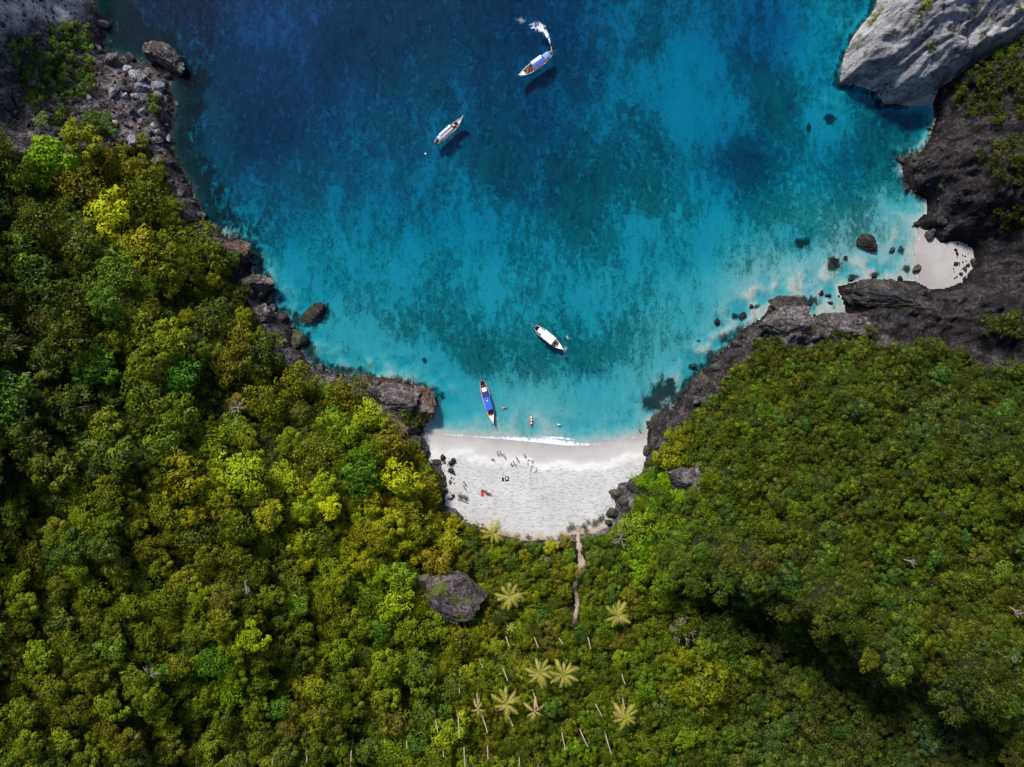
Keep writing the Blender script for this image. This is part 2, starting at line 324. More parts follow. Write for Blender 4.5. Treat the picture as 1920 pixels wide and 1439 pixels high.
def mat_seabed():
    m, nt = newmat('seabed_sand_and_reef'); N = NT(nt); p = N.pos()
    cv = N.attr('cover').outputs['Fac']
    q = N.mapping(p, (1.4, .55, 1))
    nA = N.noise(q, .065, 4, .55, .8); nB = N.noise(q, .33, 6, .62, .7); nC = N.noise(N.mapping(p, (1.15, .8, 1)), .75, 9, .78, .6)
    cA = N.ramp(nA, [(.36, 0.), (.64, 1.)]); cB = N.ramp(nB, [(.36, 0.), (.64, 1.)]); cC = N.ramp(nC, [(.38, 0.), (.62, 1.)])
    nD = N.noise(N.mapping(p, (1.2, .9, 1)), 2.2, 6, .8); cD = N.ramp(nD, [(.38, 0.), (.62, 1.)])
    n = N.math('ADD', N.math('MULTIPLY', cA, .16), N.math('ADD', N.math('MULTIPLY', cB, .30), N.math('ADD', N.math('MULTIPLY', cC, .36), N.math('MULTIPLY', cD, .18))))
    v = N.math('ADD', n, N.math('MULTIPLY', N.math('SUBTRACT', cv, .5), .66))
    m1 = N.ramp(v, [(.33, 0.), (.47, .5), (.64, 1.)])
    sand = N.ramp(nC, [(.35, (.52, .54, .52)), (.65, (.74, .74, .70))])
    reef = N.ramp(nB, [(.38, (.03, .11, .12)), (.62, (.13, .30, .26))])
    c = N.mix(m1, sand, reef)
    rk = N.attr('reef').outputs['Fac']
    mk = N.ramp(N.math('ADD', N.math('MULTIPLY', rk, .85), N.math('ADD', N.math('MULTIPLY', N.math('SUBTRACT', nC, .5), 1.1), N.math('MULTIPLY', N.math('SUBTRACT', nB, .5), 1.0))), [(.40, 0.), (.66, .94)])
    c = N.mix(mk, c, N.ramp(nC, [(.35, (.012, .018, .022)), (.7, (.05, .055, .05))]))
    N.out(N.principled(c, .95, N.bump(nC, .5, .3), .0)); return m
def mat_water():
    m, nt = newmat('sea_water'); N = NT(nt); p = N.pos()
    q = N.mapping(p, (.6, 1.8, 1), (0, 0, R(8)))
    h = N.math('ADD', N.math('MULTIPLY', N.noise(q, .55, 4, .6), .6), N.math('MULTIPLY', N.noise(p, 2.2, 4, .6), .4))
    nb = N.bump(h, .22, .15)
    fr = N.n('ShaderNodeFresnel'); fr.inputs[0].default_value = 1.33
    g = N.n('ShaderNodeBsdfGlossy'); g.inputs['Roughness'].default_value = .08; N.l(nb, g.inputs['Normal'])
    t = N.n('ShaderNodeBsdfTransparent')
    x = N.n('ShaderNodeMixShader'); N.l(fr.outputs[0], x.inputs[0]); N.l(t.outputs[0], x.inputs[1]); N.l(g.outputs[0], x.inputs[2])
    va = N.n('ShaderNodeVolumeAbsorption'); va.inputs['Color'].default_value = (.0, .870, .952, 1); va.inputs['Density'].default_value = 1.80
    N.out(x.outputs[0], va.outputs[0]); return m
def mat_foam():
    m, nt = newmat('foam'); N = NT(nt); p = N.pos()
    a = N.attr('dens').outputs['Fac']
    n = N.noise(p, 1.0, 8, .78, .9)
    f = N.ramp(N.math('ADD', N.math('MULTIPLY', a, .42), N.math('MULTIPLY', n, 1.5)), [(.88, 0.), (1.3, 1.)])
    d = N.n('ShaderNodeBsdfDiffuse'); d.inputs[0].default_value = (.66, .70, .75, 1)
    t = N.n('ShaderNodeBsdfTransparent')
    x = N.n('ShaderNodeMixShader'); N.l(f, x.inputs[0]); N.l(t.outputs[0], x.inputs[1]); N.l(d.outputs[0], x.inputs[2])
    N.out(x.outputs[0]); return m
M_LAND = mat_land(); M_CLIFF = mat_cliff(); M_SAND = mat_sand(); M_SEABED = mat_seabed(); M_WATER = mat_water(); M_FOAM = mat_foam()
M_BARK = mat_simple('grey_bark', (.17, .13, .10), .9, .3)
M_PALEBARK = mat_simple('pale_palm_bark', (.40, .31, .24), .85, .25)
M_DEAD = mat_simple('bleached_dead_wood', (.27, .23, .205), .85, .25)
M_FROND = mat_simple('palm_frond', (.30, .28, .035), .6, .35, 2.0)
M_FROND2 = mat_simple('dry_palm_frond', (.42, .31, .10), .7, .3, 2.0)
M_PATH = mat_simple('trodden_earth', (.34, .255, .21), .95, .3, 1.2)

# ------------------------------------------------------------------ object helpers
def props(o, label=None, cat=None, group=None, kind=None):
    if label: o['label'] = label
    if cat: o['category'] = cat
    if group: o['group'] = group
    if kind: o['kind'] = kind
    return o
def empty(name, loc, rz=0.0):
    o = bpy.data.objects.new(name, None); COL.objects.link(o); o.location = loc; o.rotation_euler = (0, 0, rz); o.empty_display_size = .5
    return o
def link(name, me, parent=None, loc=(0,0,0), rot=(0,0,0), sc=(1,1,1)):
    o = bpy.data.objects.new(name, me); COL.objects.link(o)
    if parent: o.parent = parent
    o.location = loc; o.rotation_euler = rot; o.scale = sc
    return o
def mesh(name, verts, faces, mat, smooth=False):
    me = bpy.data.meshes.new(name); me.from_pydata([tuple(v) for v in verts], [], [tuple(f) for f in faces]); me.materials.append(mat)
    if smooth: me.shade_smooth()
    me.update(); return me
def fast_mesh(name, V, F, mat, attrs=None, smooth=True):
    """V (n,3) array, F (m,4) quads"""
    me = bpy.data.meshes.new(name); me.vertices.add(len(V)); me.vertices.foreach_set('co', V.astype(np.float32).ravel())
    k = F.shape[1]; me.loops.add(F.size); me.loops.foreach_set('vertex_index', F.astype(np.int32).ravel())
    me.polygons.add(len(F)); me.polygons.foreach_set('loop_start', np.arange(0, F.size, k, dtype=np.int32))
    me.polygons.foreach_set('loop_total', np.full(len(F), k, np.int32))
    me.update(calc_edges=True)
    for nm, a in (attrs or {}).items():
        at_ = me.attributes.new(nm, 'FLOAT', 'POINT'); at_.data.foreach_set('value', a.astype(np.float32))
    if smooth: me.shade_smooth()
    me.materials.append(mat); return me

# ------------------------------------------------------------------ terrain: land, cliff, beaches, sea floor
def axis(lo, hi, step):
    core = list(np.arange(lo, hi+.1, step)); out = core[:]; d = step; v = core[-1]; r = []
    while v < 5200: d *= 1.22; v += d; r.append(v)
    d = step; v = core[0]; l = []
    while v > -5200+(1900): d *= 1.22; v -= d; l.append(v)
    return np.array(l[::-1]+core+r)
STEP = 3.0
ax_ = axis(-30, 1950, STEP); ay_ = axis(-30, 1470, STEP)
GX, GY = np.meshgrid(ax_, ay_)
WX = (GX-CX)*S; WY = (CY-GY)*S
Z, DS, DL, SA, DC = height(WX, WY)
Z0, DL0, DS0, DC0 = Z, DL, DS, DC           # regular lattice, kept for ground look-ups
def snap(field, X_, Y_, lim):
    gy_, gx_ = np.gradient(field); gx_ = gx_/np.maximum(np.gradient(X_, axis=1), 1e-3); gy_ = gy_/np.minimum(np.gradient(Y_, axis=0), -1e-3)
    g2 = gx_**2+gy_**2; m = (np.abs(field) < lim) & (g2 > .25) & (g2 < 4)
    return np.where(m, X_-field*gx_/np.maximum(g2, .3), X_), np.where(m, Y_-field*gy_/np.maximum(g2, .3), Y_), m
LIM = STEP*S*.5
moved = np.zeros_like(Z, bool); SX, SY = WX.copy(), WY.copy()
for fld in (DS, DC, DL):
    nx_, ny_, m_ = snap(fld, WX, WY, LIM); m_ &= ~moved
    SX = np.where(m_, nx_, SX); SY = np.where(m_, ny_, SY); moved |= m_
DSc, DLc, DCc = DS, DL, DC
WX, WY = SX, SY; GX = WX/S+CX; GY = CY-WY/S
Z, DS, DL, SA, DC = height(WX, WY)
near0 = lambda a: np.where(np.abs(a) < LIM*.35, 0, a)
DS, DL, DC = near0(DS), near0(DL), near0(DC)
PX, PY = proj(WX, WY, Z)

def poly_mask(P, px, py, soft=12): return sstep(-soft, soft, sdf(P, px, py))
RUBBLE = [(-50,-50),(200,-40),(240,90),(330,60),(370,130),(340,260),(300,275),(200,272),(120,285),(60,285),(-60,290)]
PROMO = [(640,700),(700,705),(800,730),(825,760),(800,805),(760,840),(730,800),(700,770),(655,735)]
RROCK = [(1350,590),(1450,540),(1560,500),(1700,520),(1640,350),(1640,190),(1760,150),(1980,60),(1980,690),(1850,690),(1760,640),(1660,650),(1600,640),(1500,655),(1430,650),(1390,680),(1360,720),(1290,790),(1230,870),(1190,900),(1190,800),(1250,740),(1330,660)]
SIDEROCK = [(1138,905),(1180,893),(1200,905),(1192,940),(1182,985),(1145,990)]
OUTCROP = [(1248,868),(1312,870),(1312,928),(1262,925)]
MOSSB = [(760,1060),(890,1060),(905,1110),(850,1175),(770,1110)]
sea_near = sstep(7.0, 2.5, DS+fbm(WX, WY, 8, 3, 12)*2.5)
rocky = np.maximum.reduce([sea_near, poly_mask(RUBBLE, PX, PY), poly_mask(PROMO, PX, PY), poly_mask(RROCK, PX, PY), poly_mask(SIDEROCK, PX, PY), poly_mask(OUTCROP, PX, PY)])
rocky = np.maximum(rocky, sstep(2.0, .6, DL)*.8)
dark = np.maximum(poly_mask([(1560,150),(2000,0),(2000,700),(1700,680),(1500,520),(1640,400)], PX, PY, 40), 0)
dark = np.maximum(dark, .85*poly_mask([(1180,980),(1240,700),(1360,580),(1560,480),(1400,720),(1300,820),(1260,1000)], PX, PY, 20))
dark = np.maximum(dark, .75*poly_mask([(330,250),(400,360),(480,440),(560,560),(640,690),(600,720),(480,600),(380,470),(310,330)], PX, PY, 20))
pale = poly_mask([(-150,-150),(172,-150),(168,30),(110,48),(60,40),(-60,90)], PX, PY, 14)
brown = poly_mask([(700,690),(830,720),(830,810),(770,830),(760,760)], PX, PY, 20)
cover = idw(CPTS, GX, GY, 3.4, 16)
cover = cover*.93+fbm(WX, WY, 20, 4, 41)*.24*sstep(.02, .4, cover)
cover = cover*sstep(0., 3, -DS)
shal = sstep(1.6, .5, -Z)*sstep(0, -30, sdf(BEACH, GX, GY)+25)  # keep the sandy shallows clear
reef = np.zeros_like(GX)
for (sx, sy, rx, ry, a) in SPOTS:
    c_, s_ = math.cos(R(a)), math.sin(R(a)); dx = GX-sx; dy = GY-sy
    u = (dx*c_+dy*s_)/rx; v = (-dx*s_+dy*c_)/ry
    amp = .2 if rx > 33 and sy < 500 else 1.0
    reef = np.maximum(reef, amp*np.exp(-(u*u+v*v)*.8))
sand_d = np.maximum(sdf(BEACH, GX, GY), sdf(COVE, GX, GY))*S
fringe = sstep(5.0, .5, -DS+fbm(WX, WY, 7, 3, 44)*3)*sstep(-2, -9, sand_d)
west = sstep(700, 350, GX)
chan = poly_mask([(1380,600),(1460,520),(1600,500),(1700,400),(1760,440),(1720,540),(1580,600),(1500,600)], GX, GY, 25)
reef = np.maximum(reef, fringe*(1-.75*chan)*sstep(-3, -9, DC)*.8)
reef = np.maximum(reef, .75*sstep(-2.5, -.8, DC))
reef = np.maximum(reef, sstep(17, 4, -DS+fbm(WX, WY, 12, 3, 45)*6)*west*sstep(560, 400, GY)*.92)
reef = np.maximum(reef, .62*poly_mask([(100,-300),(420,-300),(430,60),(400,190),(300,190),(180,120)], GX, GY, 60))
ny, nx = GX.shape
av = lambda c: c[:-1,:-1]+c[1:,:-1]+c[:-1,1:]+c[1:,1:]
fc = np.where(av(DS) <= 0, 0, np.where(av(DC) > 0, 3, np.where(av(DL) > 0, np.where(GX[:-1,:-1] < 1085, 1, 2), 4)))
idx = np.arange(ny*nx).reshape(ny, nx)
quads = np.stack([idx[1:,:-1], idx[1:,1:], idx[:-1,1:], idx[:-1,:-1]], -1)
VV = np.stack([WX, WY, Z], -1).reshape(-1, 3)
dlm = sstep(2.2, .2, -DL)*sstep(965, 990, GY)*.8
ATT = dict(rocky=rocky.ravel(), dark=dark.ravel(), brown=brown.ravel(), pale=pale.ravel(), cover=cover.ravel(), reef=reef.ravel(), dl=dlm.ravel())
def part_mesh(name, sel, mat, keys):
    q = quads[sel]; u, inv = np.unique(q, return_inverse=True)
    me = fast_mesh(name, VV[u], inv.reshape(q.shape), mat, {k: ATT[k][u] for k in keys})
    o = link(name, me); props(o, kind='structure'); return o
part_mesh('seabed', fc == 0, M_SEABED, ['cover', 'reef'])
part_mesh('hillside', fc == 1, M_LAND, ['rocky', 'dark', 'brown', 'pale'])['label'] = 'steep wooded slope and valley floor left of the dirt path'
part_mesh('hillside', fc == 2, M_LAND, ['rocky', 'dark', 'brown', 'pale'])['label'] = 'broad wooded hill and dark shore rock right of the beach'
part_mesh('limestone_cliff', fc == 3, M_CLIFF, [])
xc = GX[:-1,:-1]
part_mesh('beach', (fc == 4) & (xc < 1400), M_SAND, ['dl'])['label'] = 'white sand beach with footprints between the two wooded hills'
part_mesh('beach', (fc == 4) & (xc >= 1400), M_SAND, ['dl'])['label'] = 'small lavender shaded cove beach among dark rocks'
# water body: closed box, top at the sea surface
def box_mesh(name, lo, hi, mat):
    bm = bmesh.new(); bmesh.ops.create_cube(bm, size=1)
    for v in bm.verts: v.co = Vector([lo[i] if v.co[i] < 0 else hi[i] for i in range(3)])
    me = bpy.data.meshes.new(name); bm.to_mesh(me); bm.free(); me.materials.append(mat); return me
w = link('sea', box_mesh('sea', (-700, -300, -60), (700, 700, 0), M_WATER)); props(w, kind='structure')

# ground lookup
gxu, gyu = ax_, ay_
def ground(x, y):
    gx = np.asarray(x)/S+CX; gy = CY-np.asarray(y)/S
    i = np.clip(np.searchsorted(gxu, gx)-1, 0, nx-2); j = np.clip(np.searchsorted(gyu, gy)-1, 0, ny-2)
    tx = (gx-gxu[i])/(gxu[i+1]-gxu[i]); ty = (gy-gyu[j])/(gyu[j+1]-gyu[j])
    f = lambda A: (A[j, i]*(1-tx)+A[j, i+1]*tx)*(1-ty)+(A[j+1, i]*(1-tx)+A[j+1, i+1]*tx)*ty
    return f(Z0), f(DL0), f(DS0), f(DC0)
def gz(x, y): return float(ground(np.array([x]), np.array([y]))[0][0])
def surf(px, py, dz=0.0):
    """point on the terrain seen at photo pixel px, py (dz above it)"""
    z = 0.0
    for _ in range(25):
        p = at(px, py, z); z = .5*z+.5*(max(gz(p.x, p.y), 0)+dz)
    p = at(px, py, z); p.z = z-dz; return Vector((p.x, p.y, z-dz))

# ------------------------------------------------------------------ place names for labels
MARKS = [('top left rubble shore', 250, 190), ('pale boulder heap', 265, 155), ('jagged shore spur', 320, 115), ('dark top left cliff', 60, 40),
 ('left boulder strip', 370, 400), ('brown left ledges', 480, 520), ('half-sunk left rock', 590, 590), ('brown headland', 750, 750),
 ('beach driftwood log', 868, 940), ("beach's left end", 810, 870), ('foot of the beach', 980, 1010), ('mossy boulder', 840, 1110), ('golden valley palm', 957, 1118), ('twin palms', 1035, 1262),
 ('ragged low palms', 950, 1325), ('palm beside the path', 1158, 1155), ('lowest right palm', 1172, 1345), ('dirt path', 1083, 1080), ('spreading dead tree', 1280, 1185), ('black beachside rocks', 1160, 940),
 ('lavender outcrop', 1278, 895), ('dark right shore ledge', 1400, 650), ('square grey shore block', 1470, 610), ('flat dark slab', 1650, 555), ('cove beach', 1770, 490), ('limestone cliff', 1750, 90),
 ('forked white branches', 1700, 1052), ('upright white limb', 1645, 1300), ('bright foothill crown', 1320, 1290), ('tangled dead tree', 500, 990),
 ('fan of dead branches', 272, 1275), ('bottom left corner', 60, 1400), ('bottom right corner', 1860, 1390), ('left edge palms', 45, 680), ('bottom bare trunks', 840, 1380),
 ('lower left edge', 40, 1100), ("left slope's middle", 330, 780), ('left slope hump', 250, 470), ("right hill's crest", 1600, 800), ('right photo edge', 1890, 850), ("right hill's heart", 1480, 980),
 ('left green gully', 640, 1150), ("right hill's west wall", 1210, 1040), ('right ravine', 1830, 660)]
ORD = ['first', 'second', 'third', 'fourth', 'fifth', 'sixth', 'seventh', 'eighth', 'ninth', 'tenth', 'eleventh', 'twelfth', 'thirteenth', 'fourteenth', 'fifteenth', 'sixteenth', 'seventeenth', 'eighteenth', 'nineteenth', 'twentieth']
def where(px, py):
    m = min(MARKS, key=lambda m: (m[1]-px)**2+(m[2]-py)**2); dx, dy = px-m[1], py-m[2]
    if math.hypot(dx, dy) < 26: return 'close beside the '+m[0]
    if abs(dx) > 2.2*abs(dy): d = 'right of' if dx > 0 else 'left of'
    elif abs(dy) > 2.2*abs(dx): d = 'below' if dy > 0 else 'above'
    else: d = ('lower' if dy > 0 else 'upper')+(' right of' if dx > 0 else ' left of')
    return d+' the '+m[0]
def assign_labels(items):
    """items: (object, phrase, px, py) -> unique labels"""
    g = {}
    for it in items: g.setdefault(it[1]+' '+where(it[2], it[3]), []).append(it)
    for ph, L in g.items():
        if len(L) == 1: L[0][0]['label'] = ph; continue
        L.sort(key=lambda t: t[2])
        for i, it in enumerate(L):
            it[0]['label'] = (ORD[i] if i < 20 else 'further')+' from left, '+ph if len(L) > 2 else ['left-hand ', 'right-hand '][i]+ph

# ------------------------------------------------------------------ foliage prototypes
def crown_mesh(name, Rr, Hh, base, lobes, leaves, leaf, seed, flat=1.0):
    rg = np.random.default_rng(seed); V = []; F = []; T = []
    for i in range(lobes):
        # lobes over an uneven dome
        a = i*2.39996+rg.uniform(-.4, .4); rr = math.sqrt((i+.5)/lobes)
        ang_stretch = 1+.22*math.sin(a*2+seed)+.15*math.sin(a*3+seed*2.)
        r = rr*Rr*.86*ang_stretch*rg.uniform(.85, 1.08)
        h = base+Hh*(math.sqrt(max(0, 1-(rr*.93)**2)))*rg.uniform(.78, 1.12)
        c = np.array([r*math.cos(a), r*math.sin(a), h])
        lr = Rr*rg.uniform(.19, .34)*(1 if lobes > 14 else 1.35)
        ltone = rg.uniform(0, 1)**1.4
        for k in range(leaves):
            d = rg.normal(size=3); d[2] = abs(d[2])*.9-.15; d /= np.linalg.norm(d)
            pnt = c+d*np.array([lr, lr, lr*.75*flat])*rg.uniform(.72, 1.08)
            nrm = d+rg.normal(size=3)*.26+np.array([0, 0, .35]); nrm /= np.linalg.norm(nrm)
            t1 = np.cross(nrm, rg.normal(size=3)); t1 /= np.linalg.norm(t1); t2 = np.cross(nrm, t1)
            L = leaf*rg.uniform(.6, 1.25); W = L*rg.uniform(.4, .62); b = len(V)
            V += [pnt-t1*L*.5, pnt+t2*W*.5-nrm*L*.06, pnt+t1*L*.5, pnt-t2*W*.5-nrm*L*.06]
            F.append((b, b+1, b+2, b+3))
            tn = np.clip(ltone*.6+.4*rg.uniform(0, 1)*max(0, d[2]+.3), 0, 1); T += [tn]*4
    return fast_mesh(name, np.array(V), np.array(F), M_FOL, {'tone': np.array(T)}, smooth=False)
def tube(V, F, pts, rads, n=6):
    prev = None
    for i, (p, r) in enumerate(zip(pts, rads)):
        p = Vector(p); d = (Vector(pts[min(i+1, len(pts)-1)])-Vector(pts[max(i-1, 0)])).normalized()
        a = d.orthogonal().normalized() if abs(d.z) < .9 else Vector((1, 0, 0)).cross(d).normalized(); b_ = d.cross(a)
        b0 = len(V)
        for k in range(n):
            t = 2*math.pi*k/n; V.append(p+(a*math.cos(t)+b_*math.sin(t))*r)
        if prev is not None:
            for k in range(n): F.append((prev+k, prev+(k+1) % n, b0+(k+1) % n, b0+k))
        prev = b0
    F.append(tuple(prev+k for k in range(n)))
def trunk_mesh(name, h, r, spread, seed, mat=None):
    rg = random.Random(seed); V = []; F = []
    tube(V, F, [(0, 0, -1.0), (rg.uniform(-.1, .1), .05, h*.4), (rg.uniform(-.3, .3), rg.uniform(-.3, .3), h)], [r*1.3, r, r*.6], 7)
    for i in range(6):
        a = i*1.05+rg.uniform(-.3, .3); z0 = h*rg.uniform(.5, .85); e = spread*rg.uniform(.55, .85)
        tube(V, F, [(0, 0, z0), (e*.45*math.cos(a), e*.45*math.sin(a), z0+h*.25), (e*math.cos(a+.2), e*math.sin(a+.2), z0+h*.45)], [r*.5, r*.32, r*.1], 5)
    return mesh(name, V, F, mat or M_BARK, True)
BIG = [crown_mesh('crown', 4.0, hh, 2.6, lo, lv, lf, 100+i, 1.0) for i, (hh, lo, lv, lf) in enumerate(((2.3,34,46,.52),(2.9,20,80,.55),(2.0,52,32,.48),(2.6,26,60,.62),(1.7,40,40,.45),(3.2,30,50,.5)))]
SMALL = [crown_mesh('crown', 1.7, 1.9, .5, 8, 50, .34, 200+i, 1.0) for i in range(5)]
TR_BIG = [trunk_mesh('trunk', 3.6, .28, 3.4, 5+i) for i in range(3)]
TR_SMALL = [trunk_mesh('trunk', 1.2, .10, 1.3, 15+i) for i in range(3)]

# ------------------------------------------------------------------ forest placement
# tone map: photo px, py -> leaf colour, with valley and left-edge shade painted in ; size map for big crowns
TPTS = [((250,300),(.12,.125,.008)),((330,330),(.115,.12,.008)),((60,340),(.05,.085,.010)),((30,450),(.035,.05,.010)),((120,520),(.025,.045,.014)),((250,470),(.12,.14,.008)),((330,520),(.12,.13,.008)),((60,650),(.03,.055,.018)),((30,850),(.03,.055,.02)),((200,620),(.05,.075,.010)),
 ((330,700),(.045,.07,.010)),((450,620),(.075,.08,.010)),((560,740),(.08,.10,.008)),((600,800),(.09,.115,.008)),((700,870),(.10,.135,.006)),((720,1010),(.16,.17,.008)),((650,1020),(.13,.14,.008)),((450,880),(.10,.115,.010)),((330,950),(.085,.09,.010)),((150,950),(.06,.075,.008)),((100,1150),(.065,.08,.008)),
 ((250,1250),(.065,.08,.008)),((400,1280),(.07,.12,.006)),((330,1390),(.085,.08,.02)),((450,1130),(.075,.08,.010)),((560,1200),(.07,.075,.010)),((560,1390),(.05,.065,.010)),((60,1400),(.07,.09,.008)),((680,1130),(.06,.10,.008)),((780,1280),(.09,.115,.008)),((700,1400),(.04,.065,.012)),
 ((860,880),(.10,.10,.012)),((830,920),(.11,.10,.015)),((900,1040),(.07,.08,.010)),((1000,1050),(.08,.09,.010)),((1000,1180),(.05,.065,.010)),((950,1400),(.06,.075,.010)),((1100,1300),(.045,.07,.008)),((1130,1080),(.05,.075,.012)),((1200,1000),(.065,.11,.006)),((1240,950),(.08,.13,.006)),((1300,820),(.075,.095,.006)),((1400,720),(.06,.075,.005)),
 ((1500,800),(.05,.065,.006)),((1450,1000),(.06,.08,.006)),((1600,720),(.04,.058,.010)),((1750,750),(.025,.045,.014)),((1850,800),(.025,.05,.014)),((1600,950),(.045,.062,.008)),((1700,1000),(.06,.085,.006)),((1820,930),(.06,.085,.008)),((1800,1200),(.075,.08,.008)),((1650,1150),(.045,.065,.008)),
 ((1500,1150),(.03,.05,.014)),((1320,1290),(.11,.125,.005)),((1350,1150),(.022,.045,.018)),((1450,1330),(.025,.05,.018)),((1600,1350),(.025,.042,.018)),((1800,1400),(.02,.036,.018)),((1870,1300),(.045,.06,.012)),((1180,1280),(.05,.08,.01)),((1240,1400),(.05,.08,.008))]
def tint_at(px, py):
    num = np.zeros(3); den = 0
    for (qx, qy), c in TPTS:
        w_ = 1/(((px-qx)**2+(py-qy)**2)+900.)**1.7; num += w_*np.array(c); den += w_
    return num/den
RIGHT_SMALL = [(1180,640),(1290,790),(1240,900),(1200,930),(1220,1060),(1420,1110),(1560,1180),(1700,1250),(2100,1260),(2100,640)]
ROCKS_NO = [RUBBLE, PROMO, RROCK, SIDEROCK, OUTCROP, MOSSB]
GREEN_OK = [[(20,60),(150,30),(165,90),(165,160),(120,175),(105,225),(45,190),(20,120)], [(140,205),(205,205),(205,255),(145,255)],[(60,150),(90,150),(125,205),(85,235),(50,200)],
 [(1790,130),(1950,70),(1950,210),(1870,225),(1800,190)],[(1840,260),(1950,250),(1950,345),(1860,335)],[(1880,380),(1950,380),(1950,430),(1890,430)],[(1860,590),(1950,590),(1950,632),(1860,628)],
 [(1560,620),(1640,615),(1640,660),(1560,660)],[(1420,640),(1470,628),(1480,655),(1430,660)],[(750,1075),(775,1060),(790,1100),(835,1150),(850,1180),(790,1150),(750,1110)],
 [(750,760),(792,770),(790,800),(760,800)],[(1215,855),(1240,850),(1240,905),(1215,905)],[(268,170),(290,170),(290,210),(272,210)]]
PATH = [(1086,985),(1084,1010),(1086,1035),(1092,1058),(1085,1080),(1078,1100),(1082,1130),(1080,1150),(1074,1175)]
cand = []
rg = np.random.default_rng(3)
NC = 90000
cx_ = rg.uniform(-60, 2000, NC); cy_ = rg.uniform(-60, 1560, NC)
wx_ = (cx_-CX)*S; wy_ = (CY-cy_)*S
z_, dl_, ds_, dc_ = ground(wx_, wy_)
ipx, ipy = proj(wx_, wy_, np.maximum(z_, 0)+3)
ok = (dl_ > .8) & (dc_ < -1.0)
sm = sdf(RIGHT_SMALL, ipx, ipy) > 0
forb = np.zeros(NC, bool)
for P in ROCKS_NO: forb |= sdf(P, ipx, ipy) > 0
green = np.zeros(NC, bool)
for P in GREEN_OK: green |= sdf(P, ipx, ipy) > 0
shore_w = 3.8+2.2*fbm(wx_, wy_, 9, 2, 61)
shore_w = np.where((cx_ < 620) & (cy_ < 720), 4.0+2.2*fbm(wx_, wy_, 9, 2, 61), shore_w)
forb |= (ds_ < shore_w)
pathd = sdf(PATH, ipx, ipy, False) < 13
clr = sdf([(868,940),(1000,1015)], ipx, ipy, False) < 0
rad = np.where(sm, np.where(rg.uniform(0, 1, NC) < .035, rg.uniform(2.2, 3.6, NC), 1.1+1.4*rg.uniform(0, 1, NC)**1.5), rg.uniform(0, 1, NC)**1.5*np.where((ipx < 900) & (ipy < 900), 4.2, 3.0)+1.7)
valley = (sdf([(850,1000),(1190,1000),(1230,1200),(1230,1439),(860,1439),(870,1150)], ipx, ipy) > 0)
rad = np.where(valley, rg.uniform(1.3, 2.9, NC), rad)
lowleft = (ipx < 720) & (ipy > 900) & ~valley
rad = np.where(lowleft, rg.uniform(0, 1, NC)**1.7*2.3+1.5, rad)
darkbot = (ipx > 1200) & ~sm & (ipy > 1000)
rad = np.where(darkbot, rg.uniform(1.6, 3.6, NC), rad)
rad = np.where(green & forb, rg.uniform(.8, 1.8, NC), rad)
rad = np.where(dl_ < 4, np.minimum(rad, 2.2), rad)
use = ok & ((~forb) | green) & ~pathd
SHRUB_SITE = use
order = np.argsort(-rad[use]); ids = np.nonzero(use)[0][order]
cell = {}; chosen = []
for i in ids:
    r = rad[i]; KP = .56 if sm[i] else .64; x, y = wx_[i], wy_[i]; ci, cj = int(x//4), int(y//4); bad = False
    for a in range(ci-2, ci+3):
        for b in range(cj-2, cj+3):
            for (qx, qy, qr) in cell.get((a, b), ()):
                if (qx-x)**2+(qy-y)**2 < (KP*(qr+r))**2: bad = True; break
            if bad: break
        if bad: break
    if bad: continue
    cell.setdefault((ci, cj), []).append((x, y, r)); chosen.append(i)
print('trees', len(chosen))
bright = []      # few hand-set crowns with a look of their own (photo px, py, radius m, colour)
HAND = [(250,462,5.6,(.21,.22,.008)),(320,535,3.6,(.15,.17,.008)),(262,262,2.4,(.13,.15,.008)),(40,335,4.6,(.055,.095,.010)),(262,310,3.2,(.13,.145,.008)),(740,1022,4.2,(.27,.26,.008)),(706,1010,3.8,(.21,.22,.008)),(690,850,4.2,(.11,.145,.006)),(545,830,4.0,(.13,.16,.006)),
 (395,1245,5.0,(.06,.13,.005)),(335,1250,3.6,(.16,.15,.006)),(785,1265,6.4,(.09,.115,.010)),(1322,1285,5.8,(.115,.13,.005)),(1310,1305,3.6,(.125,.14,.005)),(1450,1330,3.4,(.06,.09,.005)),(1502,1295,2.6,(.09,.12,.005)),(1640,1240,3.0,(.085,.10,.005)),(1705,1000,2.8,(.10,.13,.005)),(1445,990,3.6,(.095,.105,.005)),
 (440,760,3.2,(.18,.13,.045)),(560,770,3.2,(.14,.12,.035)),(1618,640,1.9,(.09,.12,.005)),(1862,925,2.6,(.12,.13,.006)),(40,590,2.6,(.07,.10,.010)),(172,232,2.8,(.025,.065,.008)),(400,530,2.6,(.14,.14,.01)),(300,900,3.4,(.10,.12,.01)), (1641,33,1.7,(.20,.21,.01)),(1633,46,1.1,(.17,.17,.01)),(1615,66,.9,(.24,.17,.02)),(1611,84,.9,(.22,.18,.02)),(1652,18,1.3,(.14,.15,.01)),(1735,12,1.5,(.12,.14,.01)),(1727,30,1.1,(.06,.09,.01)),(1745,4,1.1,(.16,.17,.01)),(1683,60,.9,(.04,.07,.01)),(1712,48,.8,(.035,.06,.01)),(1745,85,1.0,(.02,.04,.008)),(1757,78,.8,(.02,.04,.008)),(1845,62,1.2,(.03,.06,.008)),(1790,52,.9,(.03,.05,.008)),(1910,14,1.3,(.03,.05,.008)),(1625,98,.7,(.05,.08,.01)),
 (1335,900,3.0,(.10,.13,.005)),(1270,870,2.2,(.13,.15,.006)),(600,1010,4.2,(.10,.11,.01))]
trees = []       # dict(x,y,z,r,tint,px,py,small)
hw = []
